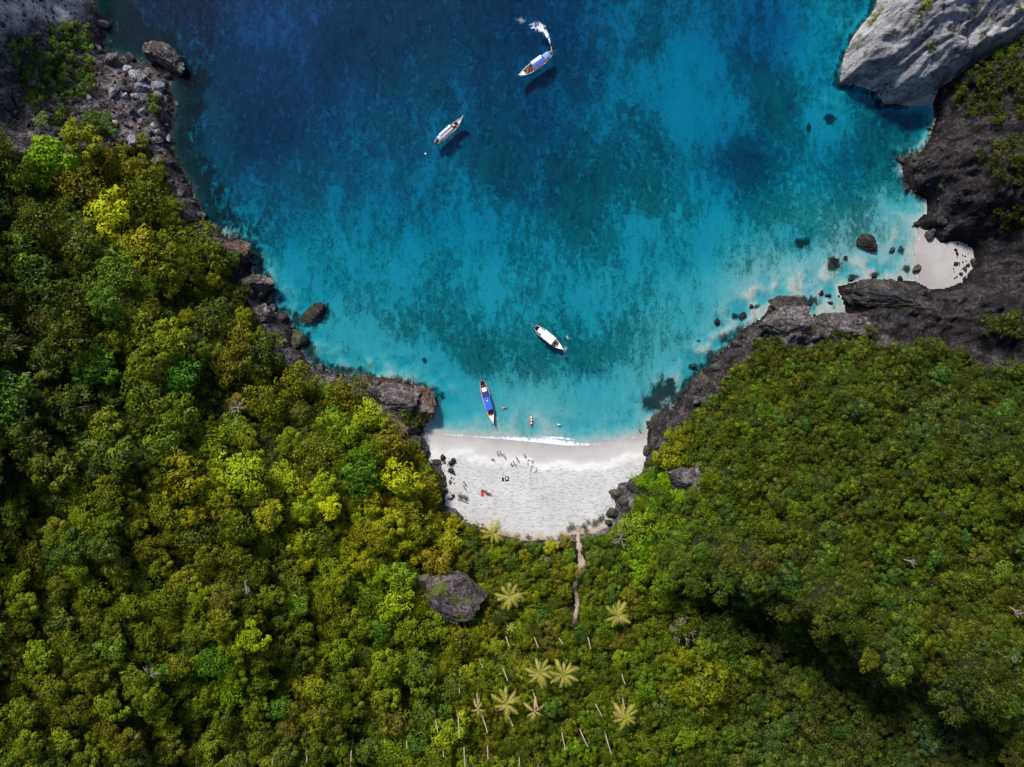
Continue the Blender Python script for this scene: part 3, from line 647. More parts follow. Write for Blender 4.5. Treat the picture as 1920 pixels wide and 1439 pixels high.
for (hx, hy, hr, hc_) in HAND:
    p = surf(hx, hy, hr*1.0); trees.append(dict(x=p.x, y=p.y, z=p.z, r=hr, t=np.array(hc_)*np.array([1.1,1.18,.7]), px=hx, py=hy, sm=hr < 2.0)); hw.append((p.x, p.y, hr))
for i in chosen:
    x, y, r = wx_[i], wy_[i], rad[i]
    if any((x-a)**2+(y-b)**2 < (.55*c+.4*r)**2 for a, b, c in hw): continue
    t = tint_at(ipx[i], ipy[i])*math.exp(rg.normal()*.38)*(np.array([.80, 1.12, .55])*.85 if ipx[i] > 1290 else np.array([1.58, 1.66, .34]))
    u = rg.uniform()
    if u < .05: t = t*np.array([1.25, .98, 1.2])+np.array([.02, .008, .006])     # brownish / flowering
    elif u < .20: t = t*np.array([.55, .85, 1.7])+np.array([.0, .002, .006])      # bluish leaves
    elif u < .30: t = t*np.array([1.35, 1.35, .8])
    if ipx[i] < 200 and 380 < ipy[i] < 900: t = t*np.array([.5, .68, 1.6])  # tint darkened and blued to stand in for shade on the left slope
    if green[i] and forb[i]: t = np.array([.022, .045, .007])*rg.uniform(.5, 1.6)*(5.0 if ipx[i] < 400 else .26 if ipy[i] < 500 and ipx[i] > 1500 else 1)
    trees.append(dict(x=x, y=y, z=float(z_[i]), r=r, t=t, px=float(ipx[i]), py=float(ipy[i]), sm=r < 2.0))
def inview(t, m=-8): return -m > -1e9 and (m < t['px'] < 1920-m) and (m < t['py'] < 1439-m)
tb = [t for t in trees if not t['sm']]; ts = [t for t in trees if t['sm']]
for L in (tb, ts): L.sort(key=lambda t: -(t['r']/(HCAM-t['z'])*(1 if inview(t) else .001)))
def tone_word(c):
    r, g, b = c; s = r+g
    if b > .5*g: return 'bluish'
    if r > 1.12*g: return 'brownish'
    if s > .26: return 'lime'
    if s > .17: return 'olive green' if r > .9*g else 'fresh green'
    if s > .10: return 'mid green'
    return 'deep green'
def make_tree(t, k, protos, trunks, R0, name, cat, grp):
    s = t['r']/R0*random.uniform(.95, 1.08)
    root = empty(name, (t['x'], t['y'], t['z']-.15), random.uniform(0, 6.28))
    root.scale = (s*random.uniform(.9, 1.1), s*random.uniform(.9, 1.1), s*random.uniform(.8, 1.35))
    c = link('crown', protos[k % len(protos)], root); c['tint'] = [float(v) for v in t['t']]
    tr = link('trunk', trunks[k % len(trunks)], root)
    props(root, None, cat, grp); return root, c
items = []; big_c = {}; small_c = {}
for k, t in enumerate(tb[:300]):
    root, c = make_tree(t, k, BIG, TR_BIG, 4.0, 'broadleaf_tree', 'tree', 'broadleaf trees covering the slopes and the valley')
    big_c.setdefault(k % len(BIG), c)
    items.append((root, tone_word(t['t'])+(' broad tree' if t['r'] > 3.6 else ' round tree' if t['r'] > 2.6 else ' slender tree'), t['px'], t['py']))
for k, t in enumerate(ts[:300]):
    root, c = make_tree(t, k, SMALL, TR_SMALL, 1.7, 'small_tree', 'small tree', 'low wind-clipped trees knitted over the hills')
    small_c.setdefault(k % len(SMALL), c)
    items.append((root, tone_word(t['t'])+(' low tree' if t['r'] > 1.9 else ' low bushy tree'), t['px'], t['py']))
assign_labels(items)

def scatter(name, pts, protos, label=None, tint=True, mats=None):
    """pts: (x,y,z,scale,rotz,idx,tint3); protos: objects already in the scene"""
    n = len(pts); me = bpy.data.meshes.new(name); me.vertices.add(n)
    A = np.array([[p[0], p[1], p[2]] for p in pts], np.float32); me.vertices.foreach_set('co', A.ravel())
    for nm, col, ty in (('psc', 3, 'FLOAT'), ('prz', 4, 'FLOAT'), ('pid', 5, 'INT')):
        a = me.attributes.new(nm, ty, 'POINT'); a.data.foreach_set('value', np.array([p[col] for p in pts], np.float32 if ty == 'FLOAT' else np.int32))
    a = me.attributes.new('tint', 'FLOAT_VECTOR', 'POINT'); a.data.foreach_set('vector', np.array([p[6] for p in pts], np.float32).ravel())
    o = link(name, me); ng = bpy.data.node_groups.new(name, 'GeometryNodeTree')
    ng.interface.new_socket('Geometry', in_out='INPUT', socket_type='NodeSocketGeometry'); ng.interface.new_socket('Geometry', in_out='OUTPUT', socket_type='NodeSocketGeometry')
    N = ng.nodes; Lk = ng.links; gi = N.new('NodeGroupInput'); go = N.new('NodeGroupOutput')
    mp = N.new('GeometryNodeMeshToPoints'); Lk.new(gi.outputs[0], mp.inputs[0])
    iop = N.new('GeometryNodeInstanceOnPoints'); Lk.new(mp.outputs[0], iop.inputs['Points']); iop.inputs['Pick Instance'].default_value = True
    g2 = N.new('GeometryNodeGeometryToInstance')
    jn = N.new('GeometryNodeJoinGeometry')
    for po in reversed(protos):
        oi = N.new('GeometryNodeObjectInfo'); oi.transform_space = 'ORIGINAL'; oi.inputs['Object'].default_value = po; oi.inputs['As Instance'].default_value = True
        Lk.new(oi.outputs['Geometry'], jn.inputs[0])
    Lk.new(jn.outputs[0], iop.inputs['Instance'])
    def na(nm, ty):
        x = N.new('GeometryNodeInputNamedAttribute'); x.data_type = ty; x.inputs[0].default_value = nm; return x.outputs[0]
    Lk.new(na('pid', 'INT'), iop.inputs['Instance Index'])
    cb = N.new('ShaderNodeCombineXYZ'); Lk.new(na('prz', 'FLOAT'), cb.inputs[2]); Lk.new(cb.outputs[0], iop.inputs['Rotation'])
    Lk.new(na('psc', 'FLOAT'), iop.inputs['Scale']); Lk.new(iop.outputs[0], go.inputs[0])
    N.remove(g2)
    md = o.modifiers.new('scatter', 'NODES'); md.node_group = ng
    props(o, label, None, None, 'stuff'); return o
pb = [big_c[i] for i in range(len(BIG))]; ps = [small_c[i] for i in range(len(SMALL))]
rb = tb[300:]; rs = ts[300:]
print('big', len(tb), 'small', len(ts))
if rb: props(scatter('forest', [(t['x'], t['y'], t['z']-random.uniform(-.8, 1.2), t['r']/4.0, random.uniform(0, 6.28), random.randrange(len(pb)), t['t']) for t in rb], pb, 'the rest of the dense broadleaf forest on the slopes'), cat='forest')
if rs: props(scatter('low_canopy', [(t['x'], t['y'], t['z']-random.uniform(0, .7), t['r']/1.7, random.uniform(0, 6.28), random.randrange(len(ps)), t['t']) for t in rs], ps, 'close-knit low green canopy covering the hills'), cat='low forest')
# undergrowth filling the gaps between crowns
ug = np.nonzero(use)[0]; rg.shuffle(ug); und = []
for i in ug[:42000]:
    if forb[i] and rg.uniform() < .5: continue
    t = tint_at(ipx[i], ipy[i])*rg.uniform(.5, 1.0)*np.array([.9, 1.15, .6])
    und.append((wx_[i], wy_[i], float(z_[i])-.4, rg.uniform(.35, .7), rg.uniform(0, 6.28), int(rg.integers(len(ps))), t))
props(scatter('undergrowth', und, ps, 'leafy undergrowth filling the gaps between the trees'), cat='undergrowth')

# ------------------------------------------------------------------ dirt path
def path_obj():
    V = []; F = []; pts = [surf(px, py) for px, py in PATH]; fine = []
    for a, b in zip(pts, pts[1:]):
        for k in range(6): fine.append(a.lerp(b, k/6))
    fine.append(pts[-1])
    for i, p in enumerate(fine):
        d = (fine[min(i+1, len(fine)-1)]-fine[max(i-1, 0)]); d.z = 0; d.normalize(); n = Vector((-d.y, d.x, 0))
        w_ = .40+.10*math.sin(i*.9)+.7*math.exp(-((i-20)/4.)**2)+.3*math.exp(-(i/5.)**2)
        for k in range(5):
            q = p+n*(w_+.35*mnoise.noise(Vector((i*.55, k//2*7.3, 1))))*1.25*(k-2)/2; V.append((q.x, q.y, gz(q.x, q.y)+.16-(.16 if k in (0, 4) else 0)))
        if i:
            for k in range(4): F.append(((i-1)*5+k, (i-1)*5+k+1, i*5+k+1, i*5+k))
    o = link('path', mesh('path', V, F, M_PATH, True)); props(o, 'pinkish trodden earth path leading from the beach into the palms', None, None, 'structure')
path_obj()

# ------------------------------------------------------------------ rocks
def rock_proto(seed, sub=4, elong=(1, 1, 1), facets=9):
    bm = bmesh.new(); bmesh.ops.create_icosphere(bm, subdivisions=sub, radius=1); rgx = random.Random(seed); o = Vector((seed*3.1, seed*1.7, 0))
    pl = [(Vector((rgx.gauss(0, 1), rgx.gauss(0, 1), rgx.gauss(0, .8))).normalized(), rgx.uniform(.52, .85)) for _ in range(facets)]
    for v in bm.verts:
        p = v.co.copy()
        p *= 1+.30*mnoise.noise(p*1.2+o)
        for n, d in pl:
            e = p.dot(n)-d
            if e > 0: p -= n*e*.9
        r1 = 1-abs(mnoise.noise(p*3.2+o))*2; r2 = mnoise.noise(p*8+o)
        p *= 1+.11*r1+.05*r2+.05*(1-abs(mnoise.noise(p*13+o))*2)
        v.co = Vector((p.x*elong[0], p.y*elong[1], p.z*elong[2]))
    me = bpy.data.meshes.new('boulder'); bm.to_mesh(me); bm.free(); return me
RP = [rock_proto(s, 3, e) for s, e in ((1, (1, .8, .7)), (2, (1, .7, .6)), (3, (1, .9, .8)), (4, (1, .6, .6)), (5, (1, .85, .55)), (6, (1, .75, .75)))]
RPH = [rock_proto(s, 5, e, 12) for s, e in ((11, (1, .8, .6)), (12, (1, .62, .55)), (13, (1, .9, .6)), (14, (1, .5, .5)))]
def mcopy(me, mat):
    m = me.copy(); m.materials.clear(); m.materials.append(mat); m.shade_flat(); return m
RPM = {}
def rock(px, py, lpx, wpx, ang, h, label, mat=M_ROCK, proto=0, name='boulder', cat='boulder', sink=.3, group=None, z=None):
    """boulder whose outline spans lpx by wpx photo pixels, long side at angle ang (deg, ccw)"""
    p = surf(px, py) if z is None else at(px, py, z)
    if z is None and ground(np.array([p.x]), np.array([p.y]))[2][0] < 0: p = at(px, py, 0)
    key = (proto, mat.name)
    if key not in RPM: RPM[key] = mcopy(RPH[proto], mat)
    me = RPM[key]; bx = max(abs(v.co.x) for v in me.vertices); by = max(abs(v.co.y) for v in me.vertices)
    o = link(name, me, None, (p.x, p.y, p.z+h*(.5-sink)), (random.uniform(-.15, .15), random.uniform(-.15, .15), R(ang)), (lpx*S/2/bx, wpx*S/2/by, h/1.1))
    props(o, label, cat, group); return o
# named rocks
rock(318,113,86,44,-38,5.5,'jagged grey rock spur jutting into the water from the top left shore',M_ROCK,1,'rock_spur','rock',.15)
rock(296,104,40,36,70,4.5,'stubby grey rock at the inner end of the top left spur',M_ROCK,2,'boulder','boulder',.15)
for a in ((258,146,40,30,-35,3.2,'largest pale sunlit boulder in the top left boulder heap',0),(268,166,30,22,10,2.6,'pale boulder below the largest one in the top left heap',1),(243,134,20,16,50,2.4,'small pale boulder at the upper left of the top left heap',2),
          (298,164,32,18,5,2.2,'flat pale boulder on the water side of the top left heap',3),(297,181,17,15,0,1.8,'round pale boulder below the flat one by the water',2),(236,182,15,13,30,1.6,'small pale boulder left below the top left heap',0),(255,182,13,17,80,1.7,'narrow pale boulder under the top left heap',1),(296,248,14,12,60,1.6,'pointed pale boulder above the bright yellow-green shore tree',3)):
    rock(*a[:6], a[6], M_PALEROCK, a[7], group='pale boulders of the top left shore')
rock(214,116,30,30,20,3.4,'dark grey knobbly rock on the shore left of the boulder heap',M_ROCK,0)
rock(445,470,56,44,-15,4.0,'dark brown shore rock with rounded shoulder, upper of the left ledges',M_BROWNROCK,0)
rock(480,534,74,34,8,4.2,'flat-topped grey ledge jutting right from the left shore',M_ROCK,1)
rock(498,588,40,30,-60,4.0,'grey block below the jutting ledge on the left shore',M_ROCK,2)
rock(530,598,28,24,30,2.4,'small dark block beside the half-sunk rock on the left shore',M_DARKROCK,0)
rock(590,588,62,30,42,1.8,'long dark half-sunk rock lying off the left shore',M_DARKROCK,3,sink=.35,z=0)
rock(560,640,46,32,60,2.2,'dark wet rock at the water edge above the headland',M_DARKROCK,0)
rock(735,745,120,60,-14,5.0,'broad grey-brown rock top of the headland left of the beach',M_ROCK,0,'headland_rock','rock',.42)
rock(793,757,52,66,10,4.4,'rusty brown rock nose at the tip of the headland',M_BROWNROCK,2,'headland_rock','rock',.35)
rock(780,835,50,40,-30,3.4,'black rock at the left end of the beach',M_DARKROCK,1)
rock(1622,455,50,30,-28,2.6,'black boulder standing alone in the blue shallows near the cove',M_DARKROCK,1,z=0,sink=.25)
rock(1718,505,20,14,35,1.2,'small dark boulder at the waterline of the cove beach',M_DARKROCK,0,z=.2)
rock(1565,496,26,22,0,1.2,'round dark rock just under the surface off the cove',M_DARKROCK,2,z=-.9)
for a in ((1540,550,8,12,0),(1553,554,12,7,0),(1556,568,12,6,-10),(1585,484,8,8,0),(1595,524,12,8,20),(1638,519,14,7,-5),(1686,522,12,9,10),(1672,470,14,10,40),(1408,575,10,9,0),(1392,592,16,12,30),(1345,604,11,10,0),(1300,688,12,9,-10)):
    rock(a[0],a[1],a[2],a[3],a[4],.8,'x',M_DARKROCK,random.randrange(4),group='dark rocks standing in the shallows',z=.0,sink=.3)['sp'] = 1
rock(1654,556,170,60,-12,4.6,'long flat dark slab of rock below the cove beach',M_DARKROCK,1,'rock_slab','rock',.2)
rock(1470,606,100,66,4,4.2,'square grey block of shore rock with white speckles on the right shore',M_ROCK,0,'shore_rock','rock',.25)
rock(1575,612,120,48,-6,4.2,'long grey shore rock split off right of the square block',M_ROCK,2,'shore_rock','rock',.28)
rock(1475,572,72,34,-5,2.4,'low black rock fringe in front of the square grey block',M_DARKROCK,3,'shore_rock','rock',.3)
rock(1310,725,50,40,45,4.2,'dark craggy rock above the right end of the beach',M_DARKROCK,0)
rock(1240,800,40,60,20,3.6,'dark craggy rock at the water by the right end of the beach',M_DARKROCK,2)
rock(1278,895,56,42,-20,4.2,'dark lavender rock outcrop in the greenery right of the beach',M_ROCK,0)
rock(842,1110,132,108,-35,7.0,'large mossy boulder rising out of the trees in the valley',mat_rock('mossy_rock', (.014, .011, .012), (.055, .042, .044), (.20, .165, .18), .7, .4),0,'mossy_boulder','boulder',.0)
for a in ((1158,925,16,40,80),(1168,942,20,26,60),(1147,962,30,22,-20),(1185,915,18,30,30),(1140,978,14,10,0),(1176,960,22,30,20)):
    rock(*a,2.2,'x',M_DARKROCK,random.randrange(4),group='black rocks at the right edge of the beach')['sp'] = 2
for a in ((800,852,20,14,30),(818,866,18,12,0),(846,868,14,10,20),(846,882,12,10,0),(830,858,14,10,60),(850,862,10,8,0)):
    rock(*a,1.6,'x',M_DARKROCK,random.randrange(4),group='black rocks at the left edge of the beach')['sp'] = 3
sp = {1: 'low dark rock poking from the shallows', 2: 'craggy black rock at the sand edge', 3: 'small black rock at the sand edge'}
its = []
for o in list(COL.objects):
    if 'sp' in o: q = proj(o.location.x, o.location.y, o.location.z); its.append((o, sp[o['sp']], *q)); del o['sp']
assign_labels(its)
# boulders scattered along the rocky shores (things), then finer rubble (stuff)
rg2 = np.random.default_rng(21); NB = 26000
bx_ = rg2.uniform(100, 1900, NB); by_ = rg2.uniform(0, 1010, NB); X = (bx_-CX)*S; Y = (CY-by_)*S
z2, dl2, ds2, dc2 = ground(X, Y); qx, qy = proj(X, Y, np.maximum(z2, 0)+.3)
rubz = (sdf(RUBBLE, qx, qy) > 0)
shore = (ds2 > -1.6) & (ds2 < 5.5) & ((dl2 > -.8)) & (dc2 < 0) & (sdf([(800,815),(1205,835)], bx_, by_, False) > 6)
litter = (sdf([(780,835),(815,850),(860,870),(850,935),(835,950),(880,970),(930,992),(925,1002),(850,985),(800,900)], qx, qy) > 0)
covel = (sdf([(1790,455),(1835,460),(1830,520),(1780,530)], qx, qy) > 0)
sel = np.nonzero((rubz & (dl2 > 0)) | shore | litter | covel)[0]
grid = {}; acc = []
for i in sel:
    prob = .9 if rubz[i] or litter[i] or covel[i] else .55
    if rg2.uniform() > prob*(.45 if bx_[i] > 1150 and not covel[i] else 1): continue
    r = (.35+1.5*rg2.uniform()**3.2)*(.6 if litter[i] or covel[i] else 1); k = (int(X[i]//2), int(Y[i]//2)); bad = False
    for a in (-1, 0, 1):
        for b in (-1, 0, 1):
            for (u, v, rr) in grid.get((k[0]+a, k[1]+b), ()):
                if (u-X[i])**2+(v-Y[i])**2 < (.75*(r+rr))**2: bad = True
    if bad: continue
    grid.setdefault(k, []).append((X[i], Y[i], r)); acc.append((r, i))
acc.sort(reverse=True); print('rocks', len(acc))
its = []; protos = []
for n_, (r, i) in enumerate(acc[:260]):
    right = bx_[i] > 1150; mat = M_DARKROCK if right or rg2.uniform() < .25 else M_ROCK
    if 150 < qx[i] < 330 and qy[i] < 280 and rg2.uniform() < .25: mat = M_PALEROCK
    key = ('s', n_ % 6, mat.name)
    if key not in RPM: RPM[key] = mcopy(RP[n_ % 6], mat)
    o = link('boulder', RPM[key], None, (X[i], Y[i], max(z2[i], -.4)+r*.15), (rg2.uniform(-.5, .5), rg2.uniform(-.5, .5), rg2.uniform(0, 6.3)), (r, r, r*rg2.uniform(.7, 1.1)))
    props(o, None, 'boulder', 'boulders strewn along the rocky shores')
    wd = 'pale grey' if mat is M_PALEROCK else ('blackish' if mat is M_DARKROCK else 'grey-brown')
    its.append((o, wd+(' large boulder' if r > 1.2 else ' boulder' if r > .8 else ' small boulder')+(' at the waterline' if ds2[i] < 1 else ''), float(qx[i]), float(qy[i])))
    if len(protos) < 6: protos.append(o)
assign_labels(its)
rub = [(X[i], Y[i], max(z2[i], -.3)+r*.1, r, rg2.uniform(0, 6.28), int(rg2.integers(6)), (1, 1, 1)) for r, i in acc[260:]]
if rub: props(scatter('rubble', rub, protos, 'loose stones and rubble strewn along the rocky shores'), cat='rubble')

# ------------------------------------------------------------------ palms, bare trunks, dead trees
def frond_mesh(L, droop, mat, seed):
    rgx = random.Random(seed); V = []; F = []; n = 13; pts = []
    for i in range(n+1):
        t = i/n; pts.append(Vector((L*t*(1-.12*t), .12*math.sin(t*3+seed), L*(.34*t-droop*t*t))))
    tube(V, F, [pts[0], pts[5], pts[9], pts[n]], [.07, .05, .03, .01], 4)
    for i in range(2, n+1):
        p = pts[i]; d = (pts[i]-pts[i-1]).normalized(); t = i/n; ll = L*.17*math.sin(math.pi*min(1, t*.82+.14))+.15
        for s in (-1, 1):
            side = Vector((0, s, 0)); tip = p+side*ll*rgx.uniform(.7, 1)+d*ll*.75+Vector((0, 0, -ll*rgx.uniform(.15, .5)))
            w_ = d*L*.03; b = len(V); V += [p-w_, p+w_, (p+w_).lerp(tip, .6), tip]; F.append((b, b+1, b+2, b+3))
    return mesh('frond', V, F, mat)
FR = [frond_mesh(4.0, d, m_, i) for i, (d, m_) in enumerate(((.35, M_FROND), (.5, M_FROND), (.62, M_FROND2), (.25, M_FROND)))]
def palm(px, py, rpx, label, nf=15, th=9.0, lean=None, sparse=False):
    p = surf(px, py, th); kk = rpx*S*(HCAM-p.z-th)/HCAM/3.6
    g = gz(p.x, p.y); root = empty('coconut_palm', (p.x, p.y, g)); props(root, label, 'palm tree', 'coconut palms rising above the valley trees')
    lx, ly = lean or (random.uniform(-.6, .6), random.uniform(-.6, .6)); V = []; F = []; n = 9
    tube(V, F, [(lx*(1-(i/n))**2, ly*(1-(i/n))**2, th*i/n-.3*(i == 0)) for i in range(n+1)], [.26-.12*i/n+(.1 if i == 0 else 0) for i in range(n+1)], 8)
    link('trunk', mesh('trunk', V, F, M_PALEBARK, True), root)
    a0 = random.uniform(0, 6)
    for i in range(nf):
        a = a0+i*2*math.pi/nf+random.uniform(-.28, .28); q = FR[random.choice((0, 0, 1, 3)) if i % 2 else random.choice((1, 2, 0))] if not sparse else FR[2]
        s = kk*random.uniform(.75, 1.2); link('frond', q, root, (0, 0, th), (0, random.uniform(-.25, .15) if i % 2 else .05, a), (s, s, s))
    V = []; F = []
    for k in range(5):
        c = Vector((.22*math.cos(k*1.26), .22*math.sin(k*1.26), th-.12)); b = len(V)
        V += [c+Vector(v)*.14 for v in ((1,0,0),(0,1,0),(-1,0,0),(0,-1,0),(0,0,1),(0,0,-1))]; F += [(b+x, b+y, b+z_) for x, y, z_ in ((0,1,4),(1,2,4),(2,3,4),(3,0,4),(1,0,5),(2,1,5),(3,2,5),(0,3,5))]
    link('coconuts', mesh('coconuts', V, F, M_FROND2, True), root)
palm(957,1118,27,'golden coconut palm right of the mossy boulder, standing alone',17,7)
palm(1158,1155,25,'coconut palm standing alone right of the lower dirt path',16,7)
palm(1012,1262,26,'left-hand palm of the touching pair in the valley',15,8.5)
palm(1058,1266,27,'right-hand palm of the touching pair in the valley',15,8.5)
palm(950,1320,28,'ragged palm between two bare trunks low in the valley',11,9)
palm(1003,1334,22,'sparse palm with few drooping fronds right of the ragged palm',6,9,None,True)
palm(896,1330,15,'nearly bare palm with short withered fronds left of the ragged palm',5,9,None,True)
palm(1172,1346,26,'pale palm lowest on the right side of the valley',13,8)
palm(925,1000,24,'yellowing palm leaning over the lower left edge of the beach',13,5)
palm(14,652,24,'bluish palm crown cut by the left edge of the photo',13,6)
palm(80,690,22,'yellow-tipped palm on the left slope below the edge palm',12,6)
palm(50,872,24,'golden palm on the left slope near the left edge',13,6)
palm(125,605,11,'tiny yellow palm right of the left edge palm',9,5)
palm(958,1178,11,'small palm top below the golden palm in the valley',8,4)
def bare(px0, py0, px1, py1, label):
    """trunk whose visible piece runs from base side px0,py0 to top px1,py1"""
    p = surf(px0, py0, 3.0); g = gz(p.x, p.y); a = at(px0, py0, g+3.0); L = math.hypot(px1-px0, py1-py0)
    rr = math.hypot(px0-CX, py0-CY); zt = g+3.0+L*(HCAM-g-3)/max(rr, 200)*.95; b = at(px1, py1, zt)
    V = []; F = []; d = b-a; base = a-d*(3.0/max(d.z, .5)); sd_ = Vector((-d.y, d.x, 0)).normalized()*random.uniform(-.6, .6)
    pts = [base.lerp(b, t)+sd_*math.sin(t*3.1) for t in (0, .25, .5, .7, .85, 1)]
    o0 = Vector((base.x, base.y, g-.3)); tube(V, F, [q-o0 for q in pts], [.24, .19, .16, .14, .12, .10], 7)
    o = link('bare_trunk', mesh('bare_trunk', V, F, M_PALEBARK, True), None, o0); props(o, label, 'tree trunk', 'bare pale trunks in the valley'); return o
BT = [(951,1200,955,1212),(1002,1197,1009,1214),(1048,1196,1056,1208),(1102,1197,1107,1217),(901,1240,906,1252),(943,1256,952,1277),(862,1282,862,1299),(1000,1299,1008,1328),(895,1298,896,1318),(904,1344,914,1374),(950,1338,962,1362),(859,1337,861,1384),(815,1342,821,1374),(762,1380,763,1405),
 (830,1394,832,1420),(870,1400,872,1438),(914,1402,915,1424),(661,1395,658,1428),(1054,1375,1060,1406),(1091,1376,1102,1400),(1136,1380,1146,1414),(1118,1322,1129,1343),(1168,1268,1172,1283),(1167,1308,1172,1330),(518,1410,510,1432),(575,1416,575,1430),(972,1425,973,1438)]
its = []
for b in BT: its.append((bare(*b, 'x'), 'bare pale '+('long ' if b[3]-b[1] > 30 else 'short ' if b[3]-b[1] < 18 else '')+'trunk', (b[0]+b[2])/2, (b[1]+b[3])/2))
assign_labels(its)
def dead_tree(px, py, size, label, seed, up=3.5, mat=M_DEAD, tilt=None):
    rgx = random.Random(seed); p = surf(px, py, up); g = gz(p.x, p.y); V = []; F = []; h0 = up*.75
    tube(V, F, [(0, 0, -.3), (.1, .1, h0*.5), (0, 0, h0)], [.2, .16, .13], 6)
    def br(p0, d, L, r, lev):
        mid = p0+d*L*.5+Vector((rgx.uniform(-.1, .1), rgx.uniform(-.1, .1), rgx.uniform(-.05, .1)))*L; e = p0+d*L+Vector((0, 0, rgx.uniform(-.05, .12)))*L
        tube(V, F, [p0, mid, e], [r, r*.75, r*.4], 5)
        if lev:
            for q in (mid, mid, e, e, e):
                a = rgx.uniform(-.9, .9); d2 = Vector((d.x*math.cos(a)-d.y*math.sin(a), d.x*math.sin(a)+d.y*math.cos(a), d.z*.5+rgx.uniform(-.1, .35))).normalized(); br(q, d2, L*rgx.uniform(.4, .65), r*.55, lev-1)
    nb = 6 if tilt is None else 3
    for i in range(nb):
        a = i*6.283/nb+rgx.uniform(-.3, .3) if tilt is None else R(tilt)+rgx.uniform(-.5, .5)
        br(Vector((0, 0, h0*rgx.uniform(.8, 1))), Vector((math.cos(a), math.sin(a), .35)).normalized(), size*rgx.uniform(.45, .62), .11, 2)
    o = link('dead_tree', mesh('dead_tree', V, F, mat, True), None, (p.x, p.y, g)); props(o, label, 'dead tree', 'leafless bleached trees'); return o
dead_tree(1280,1185,4.0,'leafless tree with spreading pale twigs at the foot of the right hill',1,6)
dead_tree(505,990,3.6,'grey forked dead tree lying tangled on the left slope',2,5,tilt=60)
dead_tree(272,1278,3.8,'fan of brown dead branches low on the left slope',3,5,tilt=60)
dead_tree(1165,1012,2.8,'leafless twiggy tree at the lower right corner of the beach',4,4)
dead_tree(1700,1052,2.6,'forked white dead branches high on the right hill',5,4,tilt=-30)
dead_tree(1643,1302,2.8,'upright white dead limb low on the right hill',6,5,tilt=80)
dead_tree(1672,1288,2.2,'thin white arching branches beside the white dead limb',7,5,tilt=-20)
dead_tree(1905,1145,2.4,'white dead branch at the right edge of the photo',8,4,tilt=-40)
dead_tree(1890,1235,2.2,'brownish dead branch near the right edge of the photo',9,4,tilt=0)
dead_tree(1715,1262,2.4,'tangled brown dead limbs on the lower right hill',10,4,tilt=80)
dead_tree(455,1095,2.6,'brown drooping dead branches in the middle of the left slope',11,5,tilt=-70)
dead_tree(440,765,2.4,'pinkish leafless twigs over a brown crown on the left slope',12,6)
dead_tree(240,230,2.2,'bleached driftwood branches on the rubble of the top left shore',13,1.0,tilt=-10)
dead_tree(36,700,2.0,'pale fallen branch near the palms at the left edge',14,4,tilt=-20)
dead_tree(22,778,1.8,'small pale branch below the palms at the left edge',15,4,tilt=-10)
dead_tree(1023,1052,1.6,'small brown twigs in the bushes below the beach',16,3)
dead_tree(1048,1085,1.6,'small pale twigs left of the dirt path',17,3)

# ------------------------------------------------------------------ foam and wake
def ribbon(name, pts, widths, z, label, cat, dens=None, step=8):
    V = []; F = []; D = []; fine = []
    for i in range(len(pts)-1):
        for k in range(step):
            t = k/step; fine.append((Vector(pts[i]).lerp(Vector(pts[i+1]), t), widths[i]*(1-t)+widths[i+1]*t, (dens[i]*(1-t)+dens[i+1]*t) if dens else 1))
    fine.append((Vector(pts[-1]), widths[-1], dens[-1] if dens else 1)); K = 7
    for i, (p, w_, dn) in enumerate(fine):
        d = (fine[min(i+1, len(fine)-1)][0]-fine[max(0, i-1)][0]).normalized(); n = Vector((-d.y, d.x))
        for k in range(K):
            f = (k-(K-1)/2)/((K-1)/2); q = p+n*w_*f*.5; P = at(q.x, q.y, 0); V.append((P.x, P.y, z)); D.append(dn*(1-abs(f)**1.6))
        if i:
            for k in range(K-1): F.append(((i-1)*K+k, (i-1)*K+k+1, i*K+k+1, i*K+k))
    o = link(name, fast_mesh(name, np.array(V), np.array(F), M_FOAM, {'dens': np.array(D)})); props(o, label, cat, None, 'stuff'); return o
ribbon('surf_foam', [(815,812),(850,816),(890,820),(930,823),(970,824),(1000,827),(1030,829),(1060,833),(1090,834),(1130,833)], [3,4,5,9,13,15,20,20,9,4], .045, 'white foam of the small wave breaking on the beach', 'foam', [.3,.5,.6,.75,.9,.9,1,1,.6,.2])
ribbon('surf_foam', [(1000,822),(1030,821),(1055,822),(1080,826)], [4,8,9,4], .03, 'thin second line of foam behind the breaking wave', 'foam', [.3,.7,.7,.3])
ribbon('boat_wake', [(1035,100),(1033,88),(1030,76),(1025,64),(1016,54),(1004,49),(990,50)], [2,3,5,10,19,22,14], .02, 'curved white wake of foam behind the moving longtail boat', 'wake', [.9,.45,.5,.62,.66,.55,.15])
ribbon('boat_wake', [(966,36),(976,38),(986,40)], [8,18,8], .02, 'faint patch of foam at the far end of the boat wake', 'wake', [.15,.4,.15])
ribbon('surf_foam', [(1716,505),(1722,520),(1724,532)], [5,9,4], .03, 'small white wash of foam at the cove beach waterline', 'foam', [.4,.8,.5])

